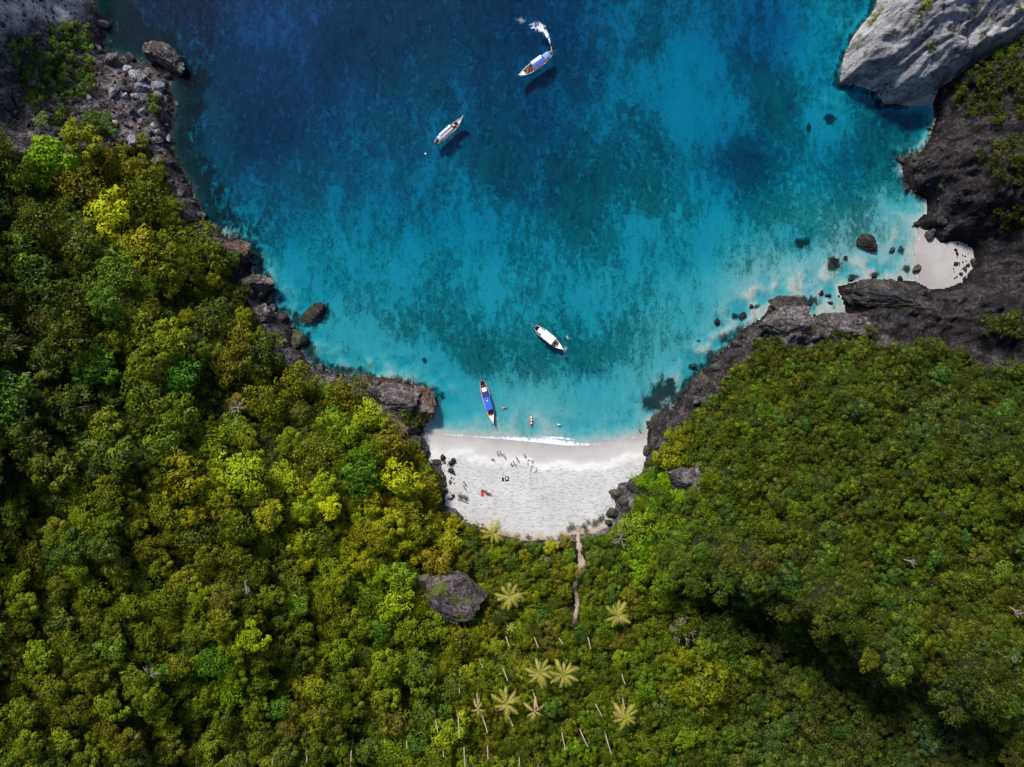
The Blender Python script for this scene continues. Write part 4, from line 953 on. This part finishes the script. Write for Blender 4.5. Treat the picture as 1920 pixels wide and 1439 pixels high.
# ------------------------------------------------------------------ people
SKINS = [mat_simple('skin', c, .6, .08) for c in ((.50, .30, .21), (.42, .24, .16), (.30, .17, .11))]
HAIRS = [mat_simple('hair', c, .7, .1) for c in ((.02, .014, .01), (.10, .05, .02), (.30, .20, .09))]
CL = {n: mat_simple('cloth_'+n, c, .8, .1) for n, c in dict(red=(.6, .03, .03), navy=(.02, .03, .12), black=(.015, .015, .02), white=(.75, .75, .75), pink=(.6, .15, .2), green=(.05, .25, .12), orange=(.7, .2, .03), blue=(.03, .12, .5), grey=(.2, .2, .22), maroon=(.2, .02, .04)).items()}
def skin_mesh(name, pts, edges, rads, root=0, sub=1):
    me = bpy.data.meshes.new(name); me.from_pydata([tuple(p) for p in pts], edges, []); o = bpy.data.objects.new(name, me); COL.objects.link(o)
    sk = o.modifiers.new('skin', 'SKIN'); sk.use_smooth_shade = True; sv_ = me.skin_vertices[0].data
    for i, r in enumerate(rads): sv_[i].radius = (r, r) if not hasattr(r, '__len__') else r
    sv_[root].use_root = True; ss = o.modifiers.new('s', 'SUBSURF'); ss.levels = sub
    dg = bpy.context.evaluated_depsgraph_get(); m2 = bpy.data.meshes.new_from_object(o.evaluated_get(dg)); bpy.data.objects.remove(o); m2.name = name; m2.shade_smooth(); return m2
def pose(kind):
    """joint positions, metres, facing +y"""
    if kind == 'stand': J = dict(pel=(0,0,.95), che=(0,.01,1.28), nec=(0,.0,1.48), hea=(0,.03,1.63), kn=[(-.10,.02,.50),(.11,.0,.50)], an=[(-.11,-.02,.07),(.12,-.02,.07)], to=[(-.13,.15,.03),(.15,.15,.03)], el=[(-.30,.0,1.16),(.30,.0,1.16)], wr=[(-.31,.14,.93),(.32,.10,.92)])
    elif kind == 'walk': J = dict(pel=(0,0,.94), che=(0,.04,1.27), nec=(0,.05,1.47), hea=(0,.09,1.62), kn=[(-.10,.20,.53),(.10,-.05,.50)], an=[(-.10,.26,.10),(.10,-.32,.16)], to=[(-.10,.42,.07),(.10,-.20,.04)], el=[(-.28,-.12,1.18),(.28,.16,1.18)], wr=[(-.27,-.05,.95),(.25,.36,1.05)])
    elif kind == 'sit': J = dict(pel=(0,0,.12), che=(0,-.12,.42), nec=(0,-.13,.60), hea=(0,-.09,.75), kn=[(-.16,.38,.42),(.16,.40,.38)], an=[(-.16,.62,.08),(.17,.66,.07)], to=[(-.17,.78,.05),(.19,.82,.05)], el=[(-.28,-.02,.38),(.28,-.02,.38)], wr=[(-.20,.22,.40),(.21,.22,.38)])
    elif kind == 'seat': J = dict(pel=(0,0,.45), che=(0,-.02,.76), nec=(0,-.01,.94), hea=(0,.03,1.09), kn=[(-.14,.42,.50),(.14,.42,.50)], an=[(-.14,.48,.08),(.14,.48,.08)], to=[(-.14,.64,.05),(.15,.64,.05)], el=[(-.27,.05,.70),(.27,.05,.70)], wr=[(-.16,.28,.58),(.16,.28,.58)])
    else: J = dict(pel=(0,0,-.04), che=(0,.33,.0), nec=(0,.53,.02), hea=(0,.69,.06), kn=[(-.10,-.42,-.10),(.13,-.40,-.04)], an=[(-.14,-.82,-.08),(.16,-.78,-.22)], to=[(-.15,-.97,-.10),(.17,-.93,-.26)], el=[(-.38,.52,-.02),(.36,.62,-.04)], wr=[(-.52,.72,-.04),(.30,.88,-.06)])
    return {k: (Vector(v) if not isinstance(v, list) else [Vector(a) for a in v]) for k, v in J.items()}
BODY = {}
def body_mesh(kind):
    J = pose(kind); P = [J['pel'], J['pel'].lerp(J['che'], .5), J['che'], J['nec'], J['hea'], J['hea']+(J['hea']-J['nec']).normalized()*.09]
    E = [(0,1),(1,2),(2,3),(3,4),(4,5)]; Rr = [(.155,.11),(.13,.10),(.165,.11),(.055,.055),(.085,.10),(.07,.08)]
    up = (J['nec']-J['pel']).normalized()
    for s in (0, 1):
        sg = -1 if s == 0 else 1; sh = J['nec']+Vector((sg*.18, 0, 0))-up*.07; hip = J['pel']+Vector((sg*.09, 0, 0))-up*.06; b = len(P)
        P += [sh, J['el'][s], J['wr'][s]]; E += [(2, b), (b, b+1), (b+1, b+2)]; Rr += [.062, .044, .03]
        d = (J['wr'][s]-J['el'][s]).normalized(); side = d.cross(Vector((0, 0, 1)) if abs(d.z) < .8 else Vector((0, 1, 0))).normalized()
        palm_ = J['wr'][s]+d*.07; b2 = len(P); P.append(palm_); E.append((b+2, b2)); Rr.append((.036, .022))
        nrm = d.cross(side)
        for f, (o_, L) in enumerate(((-.033, .072), (-.011, .085), (.011, .08), (.033, .062))):
            k0 = palm_+side*o_+d*.02; k1 = k0+d*L*.5+nrm*.008; k2 = k0+d*L*.9+nrm*.028; q = len(P); P += [k1, k2]; E += [(b2, q), (q, q+1)]; Rr += [.0095, .0075]
        q = len(P); t0 = J['wr'][s]+d*.03+side*.045*(-sg); P += [t0, t0+d*.04+side*.012*(-sg)]; E += [(b2, q), (q, q+1)]; Rr += [.012, .009]
        b = len(P); P += [hip, J['kn'][s], J['an'][s], J['to'][s]]; E += [(0, b), (b, b+1), (b+1, b+2), (b+2, b+3)]; Rr += [.092, .062, .04, .032]
        cf = J['kn'][s].lerp(J['an'][s], .35)
    return skin_mesh('body_'+kind, P, E, Rr)
def hair_mesh(kind):
    J = pose(kind); up = (J['hea']-J['nec']).normalized(); bm = bmesh.new(); bmesh.ops.create_uvsphere(bm, u_segments=12, v_segments=8, radius=1)
    c = J['hea']+up*.06
    for v in bm.verts:
        n = v.co.copy(); fr = max(0, n.y)*max(0, .5-n.z)
        v.co = c+Vector((n.x*.098, n.y*.108-.022-fr*.09, n.z*.105))
    me = bpy.data.meshes.new('hair'); bm.to_mesh(me); bm.free(); me.shade_smooth(); return me
def short_mesh(kind):
    J = pose(kind); up = (J['nec']-J['pel']).normalized(); P = [J['pel'], J['pel']+up*.10]; E = [(0, 1)]; Rr = [(.178, .132), (.152, .122)]
    for s in (0, 1):
        sg = -1 if s == 0 else 1; hip = J['pel']+Vector((sg*.09, 0, 0))-up*.06; b = len(P); P += [hip, hip.lerp(J['kn'][s], .55)]; E += [(0, b), (b, b+1)]; Rr += [.108, .095]
    return skin_mesh('shorts', P, E, Rr)
def shirt_mesh(kind):
    J = pose(kind); up = (J['nec']-J['pel']).normalized(); P = [J['pel']+up*.06, J['pel'].lerp(J['che'], .5), J['che'], J['nec']-up*.05]; E = [(0,1),(1,2),(2,3)]; Rr = [(.165,.125),(.15,.12),(.182,.128),(.09,.08)]
    for s in (0, 1):
        sg = -1 if s == 0 else 1; sh = J['nec']+Vector((sg*.18, 0, 0))-up*.07; b = len(P); P += [sh, sh.lerp(J['el'][s], .6)]; E += [(2, b), (b, b+1)]; Rr += [.076, .064]
    return skin_mesh('shirt', P, E, Rr)
def face_mesh(kind):
    """eyes, nose and mouth as small raised features"""
    J = pose(kind); c = J['hea']+(J['hea']-J['nec']).normalized()*.04; V = []; F = []
    f = Vector((0, 1, 0)) if kind != 'swim' else Vector((0, .2, -1)).normalized(); upv = (J['hea']-J['nec']).normalized(); r = Vector((1, 0, 0))
    for (x, z, w_, h, d) in ((-.032, .0, .012, .007, .096), (.032, .0, .012, .007, .096), (0, -.055, .024, .006, .096)):
        b = len(V); q = c+r*x+upv*z+f*d; V += [q-r*w_-upv*h, q+r*w_-upv*h, q+r*w_+upv*h, q-r*w_+upv*h, q+f*.006]; F += [(b,b+1,b+4),(b+1,b+2,b+4),(b+2,b+3,b+4),(b+3,b,b+4)]
    return V, F
def person(loc, ang, kind, skin, hair, short, shirt, label, group=None):
    root = empty('person', loc, R(ang)); props(root, label, 'person', group)
    if kind not in BODY: BODY[kind] = (body_mesh(kind), hair_mesh(kind), short_mesh(kind), shirt_mesh(kind), face_mesh(kind))
    B = BODY[kind]
    def use_(nm, me, mat):
        key = (nm, kind, mat.name)
        if key not in RPM: m = me.copy(); m.materials.clear(); m.materials.append(mat); RPM[key] = m
        return link(nm, RPM[key], root)
    use_('body', B[0], SKINS[skin]); use_('hair', B[1], HAIRS[hair])
    if short: use_('shorts', B[2], CL[short])
    if shirt: use_('shirt', B[3], CL[shirt])
    key = ('face', kind)
    if key not in RPM: RPM[key] = mesh('face', B[4][0], B[4][1], HAIRS[0])
    link('face', RPM[key], root); return root
def on_beach(px, py): return surf(px, py, .0)
G1 = 'people standing by the water on the beach'
for a in ((931.5,847,200,'stand',0,1,'pink',None,'sunburnt person in pink shorts, leftmost of the group near the water'),
          (936.5,845.5,170,'stand',1,0,'red',None,'person in red shorts close beside the leftmost one near the water'),
          (943.5,852,230,'walk',0,0,'maroon',None,'person in maroon shorts right of the pair near the water'),
          (968.5,858,160,'stand',1,0,'maroon','maroon','person all in maroon standing right of the group on the sand'),
          (962.5,866,340,'walk',1,1,'black',None,'person in black shorts left below the maroon figure'),
          (959,871,30,'sit',2,0,'black','grey','person crouching on the sand, lowest of the group'),
          (982.3,851,190,'stand',0,2,'orange',None,'fair-haired person in orange shorts standing farthest right'),
          (924.7,861.5,90,'sit',2,0,'navy','grey','person in grey sitting alone left of the group')):
    person(on_beach(a[0], a[1]), *a[2:9], group=G1)
G2 = 'people around the red towel'
for a in ((910,922,250,'sit',2,0,'black','black','person in black sitting just right of the red towel'),(913,925.5,200,'sit',1,0,'navy','navy','person in navy sitting second right of the red towel'),
          (916.3,925,180,'sit',1,1,'maroon',None,'bare-backed person sitting third right of the red towel'),(920,925.7,140,'sit',0,1,'orange',None,'person in orange shorts sitting farthest right of the red towel'),(905,919.5,280,'sit',2,0,'black','black','person in black crouching at the top of the red towel')):
    person(on_beach(a[0], a[1]), *a[2:9], group=G2)
person(on_beach(869.8,903),180,'stand',2,0,'navy','navy','person in navy standing at the left of the beach, upper of two')
person(on_beach(869.6,911),150,'stand',2,0,'black','green','person in a green top standing at the left of the beach, lower of two')
q = at(1198.5,806,0); q.z = -.35; person(q,170,'stand',2,0,'black','black','person in black wading at the right end of the beach')
def swimmer(px, py, ang, sk, hr, sh, shirt, label): q = at(px, py, 0); q.z = .03; person(q, ang, 'swim', sk, hr, sh, shirt, label, 'swimmers in the bay')
swimmer(946,765,100,0,1,'black',None,'lone swimmer right of the blue-roofed boat'); swimmer(1049,797,80,0,2,'white','white','swimmer in white right of the red kayak')
swimmer(1064.5,634,30,0,1,'white',None,'pale snorkeller floating upper right of the white-roofed boat')
swimmer(1058,665,200,1,0,'blue','blue','swimmer in blue just below the bow of the white-roofed boat'); swimmer(1060,656,-10,0,1,'red',None,'swimmer in red touching the bow of the white-roofed boat')

# ------------------------------------------------------------------ things on the beach
def bmobj(name, fn, mat, parent=None, loc=(0,0,0), rot=(0,0,0), smooth=False):
    bm = bmesh.new(); fn(bm); me = bpy.data.meshes.new(name); bm.to_mesh(me); bm.free(); me.materials.append(mat)
    if smooth: me.shade_smooth()
    return link(name, me, parent, loc, rot)
def bbox(bm, c, s, bev=0.0, rz=0):
    r = bmesh.ops.create_cube(bm, size=1, matrix=Matrix.Translation(c) @ Matrix.Rotation(rz, 4, 'Z') @ Matrix.Diagonal((*s, 1)))
    if bev: bmesh.ops.bevel(bm, geom=list({e for v in r['verts'] for e in v.link_edges}), offset=bev, segments=2, profile=.5, affect='EDGES')
def sheet(bm, w_, h, seed):
    n = 10; g = []
    for j in range(n+1):
        for i in range(n+1):
            g.append(bm.verts.new(((i/n-.5)*w_+.03*math.sin(j+seed), (j/n-.5)*h, .05+.035*mnoise.noise(Vector((i*.5, j*.5, seed))))))
    for j in range(n):
        for i in range(n): a = j*(n+1)+i; bm.faces.new((g[a], g[a+1], g[a+n+2], g[a+n+1]))
p = on_beach(904.3,926); o = bmobj('towel', lambda bm: sheet(bm, .8, 1.7, 1), CL['red'], None, p, (0,0,.1)); props(o, 'bright red towel spread on the sand', 'towel')
p = on_beach(943,899)
def mat_thing(px, py, w_, h, label, frame=True):
    r = empty('sun_mat', on_beach(px, py), .02); props(r, label, 'sun mat', 'dark sun mats on the beach')
    bmobj('pad', lambda bm: bbox(bm, (0,0,.09), (w_, h, .1), .03), CL['black'], r)
    if frame: bmobj('pale_cover', lambda bm: bbox(bm, (-.02,.1,.16), (w_*.35, h*.5, .03), .01), CL['white'], r)
mat_thing(943,899,.55,1.0,'narrow dark mat with a thin pole above it, left of the pair on the sand',False); mat_thing(950.5,898,.95,1.3,'larger dark mat with a pale cover, right of the pair on the sand')
def driftlog(a, b, r0, label, mat=M_DEAD, cat='log', name='driftwood_log', up=.15):
    A = on_beach(*a); B = on_beach(*b); V = []; F = []; D = B-A; s_ = Vector((-D.y, D.x, 0)).normalized()
    tube(V, F, [Vector((0,0,up))+D*t+s_*.12*math.sin(t*5) for t in (0,.15,.4,.7,.9,1)], [r0*.6, r0, r0*.95, r0*.85, r0*.7, r0*.4], 8)
    o = link(name, mesh(name, V, F, mat, True), None, A); props(o, label, cat); return o
driftlog((858,936),(879,943),.22,'pale driftwood log lying at the left edge of the sand')
driftlog((1174,896),(1184,897),.06,'thin stick on the sand by the black rocks on the right',M_BARK,'stick','stick'); 
driftlog((943,885),(943.3,894),.03,'thin dark pole lying above the narrow sun mat',M_BARK,'pole','pole')
driftlog((1055,900),(1056.5,934),.035,'long thin grey pole half buried in the middle of the sand',mat_simple('grey_stick',(.3,.28,.27)),'pole','pole',.03)
def sandpile(px, py, r, lab, seed):
    p = on_beach(px, py); V = []; F = []; n = 22
    for j in range(8):
        t = j/7
        for i in range(n):
            a = i*2*math.pi/n; rr = r*t*(1+.18*math.sin(a*3+seed)); h = .55*(math.exp(-((t-.62)/.16)**2))*(.7+.3*math.sin(a*2+seed))-.05+.05*mnoise.noise(Vector((a*2, t*4, seed)))
            V.append((rr*math.cos(a), rr*math.sin(a)*1.3, h if t < 1 else -.05))
        if j:
            for i in range(n): F.append(((j-1)*n+i, (j-1)*n+(i+1) % n, j*n+(i+1) % n, j*n+i))
    o = link('sand_ring', mesh('sand_ring', V, F, M_SAND, True), None, p); o.data.attributes.new('dl', 'FLOAT', 'POINT'); props(o, lab, 'sand heap', 'dug sand on the beach')
sandpile(993,867,1.0,'ring of dug-up sand right of the bathers, upper one',1); sandpile(999,880,1.25,'larger ring of dug-up sand, lower of the two',2)
# bushes with twigs growing out of the beach rocks (small plants)
its = []
for (px, py, s) in ((862,929,.45),(866,931,.4),(873,932,.4),(874,936,.3),(1033,1012,.7),(1072,985,.55),(1066,990,.5),(1094,985,.5),(1102,978,.45),(1118,976,.55),(1125,972,.5),(1112,982,.45),(1130,968,.4),(990,1006,.5),(1010,1012,.45),(1000,1016,.5),(1052,1004,.6),(1098,992,.5)):
    p = on_beach(px, py); r = empty('beach_bush', p, random.uniform(0, 6)); r.scale = (s, s, s*.8); c = link('crown', SMALL[random.randrange(5)], r); c['tint'] = [.03, .045, .015] if py < 1000 else [.07, .085, .012]
    link('trunk', TR_SMALL[0], r); props(r, None, 'bush', 'low bushes along the sand'); its.append((r, 'low dark bush on the sand' if py < 1000 else 'low green bush on the sand', px, py))
assign_labels(its)

# ------------------------------------------------------------------ boats
def hull_profile(L, W, t):
    """t 0 stern .. 1 bow -> x, half width, sheer height, keel height"""
    x = (t-.5)*L; hw_ = W/2*(min(1, .50+1.9*t) if t < .3 else 1)*(1-max(0, (t-.50)/.50)**2.3)**.9 if t < .995 else .03
    if t < .3: hw_ = W/2*(.42+.58*math.sin(math.pi/2*t/.3))
    sh_ = .62+.5*max(0, (.2-t)/.2)**1.5+1.1*max(0, (t-.68)/.32)**2.0
    kl = -.30+1.0*max(0, (t-.86)/.14)**2
    return x, max(hw_, .035), sh_, kl
WOOD = mat_simple('boat_wood', (.16, .055, .035), .6, .3); WOOD2 = mat_simple('boat_deck_planks', (.30, .17, .11), .7, .3)
METAL = mat_simple('engine_metal', (.12, .12, .13), .45, .2)
PAINT = {n: mat_simple('paint_'+n, c, .45, .08) for n, c in dict(white=(.78,.77,.77), blue=(.03,.13,.62), navy=(.012,.03,.22), lav=(.60,.60,.72), red=(.5,.03,.03), yellow=(.72,.68,.03), cream=(.72,.68,.42), pale=(.38,.50,.74), green=(.05,.2,.1), sky=(.15,.32,.75), pink=(.75,.45,.45), maroon=(.14,.02,.02)).items()}
def boat(px0, py0, px1, py1, W, label, hull, rim, build, floor=WOOD, flag=True):
    """px0,py0 stern, px1,py1 bow tip"""
    A = at(px0, py0, .8); B = at(px1, py1, 1.4); C = (A+B)/2; L = (B-A).to_2d().length-.5; ang = math.atan2(B.y-A.y, B.x-A.x)
    root = empty('longtail_boat', (C.x, C.y, 0), ang); props(root, label, 'longtail boat', 'longtail boats in the bay')
    n = 30; V = []; F = []; K = 9
    for i in range(n+1):
        x, hw_, sh_, kl = hull_profile(L, W, i/n)
        sec = []
        for k in range(K):
            u = k/(K-1)*2-1; yy = hw_*math.copysign(abs(u)**.72, u) if abs(u) > 0 else 0; zz = kl+(sh_-kl)*abs(u)**2.6; sec.append((x, yy, zz))
        V += sec
        if i:
            for k in range(K-1): a = (i-1)*K+k; F.append((a, a+1, a+K+1, a+K))
    F.append(tuple(range(K)))
    # inner skin so that the hull has thickness
    off = len(V)
    for i in range(n+1):
        x, hw_, sh_, kl = hull_profile(L, W, i/n); hi = max(hw_-.05, .01)
        for k in range(K):
            u = k/(K-1)*2-1; V.append((x+(.04 if i == 0 else 0), hi*math.copysign(abs(u)**.72, u) if u else 0, max(kl+.06+(sh_-kl-.06)*abs(u)**2.6, .04)))
        if i:
            for k in range(K-1): a = off+(i-1)*K+k; F.append((a+K, a+K+1, a+1, a))
    link('hull', mesh('hull', V, F, hull, True), root)
    V = []; F = []
    for s in (-1, 1):
        tube(V, F, [(hull_profile(L, W, i/24)[0], s*hull_profile(L, W, i/24)[1], hull_profile(L, W, i/24)[2]+.02) for i in range(25)], [.075]*25, 6)
    link('gunwale', mesh('gunwale', V, F, rim, True), root)
    V = []; F = []
    for i in range(2, 27):
        x, hw_, sh_, kl = hull_profile(L, W, i/n); V += [(x, -hw_*.86, .22), (x, hw_*.86, .22)]
        if i > 2: a = len(V)-4; F.append((a, a+1, a+3, a+2))
    link('floor', mesh('floor', V, F, floor), root)
    V = []; F = []
    for i in range(int(n*.86), n+1):
        x, hw_, sh_, kl = hull_profile(L, W, i/n); V += [(x, -hw_, sh_-.04), (x, hw_, sh_-.04)]
        if len(V) > 2: a = len(V)-4; F.append((a, a+1, a+3, a+2))
    link('foredeck', mesh('foredeck', V, F, rim), root)
    x, hw_, sh_, kl = hull_profile(L, W, 1); V = []; F = []
    tube(V, F, [(x-.15, 0, sh_-.7), (x+.12, 0, sh_), (x+.3, 0, sh_+.8)], [.10, .10, .06], 6); link('prow_post', mesh('prow_post', V, F, rim, True), root)
    if flag:
        for j, cc in enumerate(('pink', 'white', 'cream')):
            V = []; F = []; tube(V, F, [(x+.1+.06*j+.11*math.cos(a*.785), .11*math.sin(a*.785), sh_+.1+.16*j) for a in range(9)], [.06]*9, 5); link('prow_garland', mesh('prow_garland', V, F, PAINT[cc], True), root)
    # ribs / thwarts, each its own part
    for i, t in enumerate((.12, .2, .66, .74, .82)):
        xx, hw_, sh_, kl = hull_profile(L, W, t); bmobj('thwart', lambda bm: bbox(bm, (xx, 0, sh_-.16), (.22, hw_*1.8, .05), .01), WOOD2, root)
    # engine on its post, long shaft and propeller trailing behind the stern
    xs, hs, shs, _ = hull_profile(L, W, 0); ex = xs+.15
    e = bmobj('engine', lambda bm: (bbox(bm, (ex, 0, shs+.30), (.62, .38, .36), .05), bbox(bm, (ex+.1, 0, shs+.54), (.3, .3, .14), .03), bbox(bm, (ex, 0, shs+.0), (.12, .12, .3), .01)), METAL, root)
    V = []; F = []; tube(V, F, [(ex-.3, 0, shs+.25), (ex-1.4, -.1, shs-.3), (ex-2.6, -.25, .12)], [.045, .04, .035], 6); link('tail_shaft', mesh('tail_shaft', V, F, METAL, True), root)
    V = []; F = []; tube(V, F, [(ex+.3, .0, shs+.4), (ex+1.2, .2, shs+.5)], [.03, .03], 6); link('tiller', mesh('tiller', V, F, METAL, True), root)
    build(root, L, W); return root
def roof(root, x0, x1, w_, z, mat, arch=.18, strips=None, name='canopy', post=True, Wp=None, name_post='canopy_post'):
    n = 10; m_ = 8; V = []; F = []
    for i in range(n+1):
        for k in range(m_+1):
            u = k/m_*2-1; V.append((x0+(x1-x0)*i/n, w_/2*u, z+arch*(1-u*u)+.02*math.sin(i*2.1+k)))
    N1 = (n+1)*(m_+1); V += [(a, b, c-.04) for a, b, c in V]
    for i in range(n):
        for k in range(m_): a = i*(m_+1)+k; F += [(a, a+m_+1, a+m_+2, a+1), (N1+a+1, N1+a+m_+2, N1+a+m_+1, N1+a)]
    rim_ = [i*(m_+1) for i in range(n+1)]+[n*(m_+1)+k for k in range(1, m_+1)]+[i*(m_+1)+m_ for i in range(n-1, -1, -1)]+[k for k in range(m_-1, 0, -1)]
    for a, b in zip(rim_, rim_[1:]+rim_[:1]): F.append((a, b, N1+b, N1+a))
    me = mesh(name, V, F, mat, False); o = link(name, me, root)
    if strips:
        for (y0, y1, sm_) in strips:
            V = []; F = []
            for i in range(n+1):
                for k in range(5):
                    yy = y0+(y1-y0)*k/4; u = yy/(w_/2); V.append((x0+.05+(x1-x0-.1)*i/n, yy, z+arch*(1-u*u)+.03+.02*math.sin(i*2.1+k)))
            for i in range(n):
                for k in range(4): a = i*5+k; F.append((a, a+5, a+6, a+1))
            link('canopy_stripe', mesh('canopy_stripe', V, F, sm_), o)
    if post:
        for xx in (x0+.1, (x0+x1)/2, x1-.1):
            for s in (-1, 1):
                V = []; F = []; tube(V, F, [(xx, s*w_*.44, .3), (xx, s*w_*.44, z+.02)], [.035, .03], 6); link(name_post, mesh(name_post, V, F, METAL, True), root)
    return o
def crew(root, L, spots):
    for (x, y, ang, kind, sk, hr, sh, shirt, label) in spots:
        q = root.matrix_basis @ Vector((x, y, .22)); person(q, math.degrees(root.rotation_euler.z)+ang, kind, sk, hr, sh, shirt, label, 'people aboard the boats')
bpy.context.view_layer.update()
# 1: moving boat at the top, bow lower left
def b1(r, L, W):
    roof(r, -.21*L, .10*L, W*.86, 2.05, PAINT['blue'], .12, [(-W*.42, -W*.02, PAINT['lav'])]); roof(r, -.40*L, -.24*L, W*.62, 1.95, PAINT['sky'], .1, name='stern_canopy')
    bmobj('luggage', lambda bm: [bbox(bm, (.12*L+.35*i, random.uniform(-.4, .4), .45), (.4, .35, .3), .06) for i in range(3)], CL['black'], r)
r = boat(1036,99,972,143,2.3,'white longtail boat with half lavender half blue roof, circling at the top',PAINT['white'],PAINT['white'],b1)
crew(r, 0, [(1.6,.35,-90,'seat',1,0,'maroon','maroon','passenger in maroon on the front deck of the circling boat'),(2.0,-.3,-90,'seat',1,0,'black','orange','passenger in an orange top on the front deck of the circling boat'),(2.6,.15,-90,'seat',0,1,'navy','white','passenger in white nearest the bow of the circling boat'),(-4.4,0,-90,'stand',2,0,'navy','grey','boatman in grey standing at the stern of the circling boat')])
# 2: boat at the upper left of the bay, bow upper right
def b2(r, L, W):
    roof(r, -.28*L, .10*L, W*.78, 2.05, PAINT['white'], .22, [(-W*.13, W*.13, PAINT['blue'])]); roof(r, -.38*L, -.29*L, W*.66, 1.95, PAINT['pale'], .1, name='stern_canopy')
    bmobj('crate', lambda bm: bbox(bm, (.20*L, .35, .5), (.5, .45, .4), .04), PAINT['cream'], r)
r = boat(815,270,868,220,1.9,'maroon longtail boat with white roof and a blue centre stripe',PAINT['maroon'],PAINT['lav'],b2)
crew(r, 0, [(1.5,.1,-90,'seat',1,0,'black','white','passenger in white sitting ahead of the blue-striped roof'),(2.2,-.4,-90,'seat',1,0,'black','maroon','passenger in maroon near the bow of the blue-striped boat')])
# 3: white-roofed boat, bow lower right
def b3(r, L, W):
    roof(r, -.22*L, .17*L, W*1.02, 2.1, PAINT['white'], .08); roof(r, -.38*L, -.225*L, W*.60, 2.0, PAINT['white'], .06, name='stern_canopy')
    bmobj('life_raft', lambda bm: bbox(bm, (.20*L, -W*.26, .75), (1.0, .5, .25), .1), PAINT['yellow'], r); bmobj('cool_box', lambda bm: bbox(bm, (.30*L, -W*.15, .7), (.7, .5, .3), .05), PAINT['cream'], r)
    bmobj('deck_mat', lambda bm: bbox(bm, (.30*L, W*.12, .5), (.8, .6, .04), .01), PAINT['lav'], r)
r = boat(1002,612,1056,656,2.25,'dark longtail boat with a broad white roof and a yellow raft',PAINT['maroon'],PAINT['white'],b3)
crew(r, 0, [(2.6,.2,-90,'seat',1,0,'red','pink','passenger in pink on the front deck of the white-roofed boat'),(3.2,-.1,-90,'seat',0,1,'white','red','passenger in red nearest the bow of the white-roofed boat')])
# 4: blue-roofed boat by the beach, bow down
def b4(r, L, W):
    roof(r, -.10*L, .20*L, W*.88, 2.05, PAINT['blue'], .10); roof(r, -.22*L, -.105*L, W*.86, 2.0, PAINT['navy'], .10, name='rear_canopy'); roof(r, -.33*L, -.235*L, W*.62, 1.9, PAINT['white'], .04, name='stern_canopy')
    bmobj('roof_crate', lambda bm: (bbox(bm, (-.055*L, .1, 2.25), (.4, .45, .16), .03),), METAL, r); bmobj('roof_bundle', lambda bm: bbox(bm, (-.015*L, .05, 2.25), (.45, .4, .12), .05), PAINT['lav'], r)
    bmobj('deck_mat', lambda bm: bbox(bm, (.26*L, .1, .3), (1.2, .8, .04), .01), PAINT['red'], r)
r = boat(903,712,925,794,2.1,'longtail boat with a bright blue roof moored close to the beach',PAINT['maroon'],PAINT['pink'],b4)
crew(r, 0, [(3.0,.2,-90,'seat',1,0,'navy','navy','person in navy sitting ahead of the blue roof'),(3.6,-.15,-90,'seat',1,1,'pink','pink','person in pink nearest the bow of the blue-roofed boat'),(-5.0,.0,-90,'seat',2,0,'black','maroon','boatman in maroon at the stern of the blue-roofed boat')])
V = []; F = []; A = at(903,714,.6); B = at(896,690,-.9); tube(V, F, [Vector((0,0,0)), (B-A)*.5+Vector((.2,0,.1)), B-A], [.04,.04,.04], 5)
o = link('anchor_rope', mesh('anchor_rope', V, F, mat_simple('rope', (.12,.2,.2)), True), None, A); props(o, 'dark anchor rope running off the stern of the blue-roofed boat', 'rope')
# kayak
def kayak(px, py, ang, label):
    root = empty('kayak', at(px, py, 0), R(ang)); props(root, label, 'kayak'); L, W = 3.5, .8; V = []; F = []; n = 18; K = 8
    for i in range(n+1):
        t = i/n*2-1; w_ = W/2*max(.02, (1-abs(t)**2.4)); 
        for k in range(K):
            a = 2*math.pi*k/K; V.append((t*L/2, w_*math.cos(a), .10+(.16+.08*t*t)*math.sin(a)*(1 if math.sin(a) < 0 else .6)*max(.2, 1-abs(t)**3)+.06*t*t))
        if i:
            for k in range(K): a = (i-1)*K+k; b = (i-1)*K+(k+1) % K; F.append((a, b, b+K, a+K))
    link('hull', mesh('hull', V, F, PAINT['red'], True), root)
    for x in (-.95, -.2, .6):
        bmobj('seat', lambda bm: bbox(bm, (x, 0, .24), (.42, .36, .07), .02), PAINT['white'], root)
        bmobj('backrest', lambda bm: bbox(bm, (x+.22, 0, .34), (.07, .38, .24), .02), PAINT['white'], root)
    return root
k_ = kayak(996,789,-88,'small red kayak with white seats floating near the shore')
V = []; F = []; tube(V, F, [(0,-.9,0),(0,.9,0)], [.03,.03], 6); o = link('paddle', mesh('paddle', V, F, PAINT['pink'], True), None, tuple(at(997,786,.34)), (0,0,R(60))); props(o, 'pink paddle lying across the red kayak', 'paddle')
o = bmobj('buoy', lambda bm: bmesh.ops.create_icosphere(bm, subdivisions=2, radius=.28), PAINT['white'], None, tuple(at(798,289,.05))); props(o, 'tiny white buoy floating below left of the blue-striped boat', 'buoy')
bpy.context.view_layer.update()
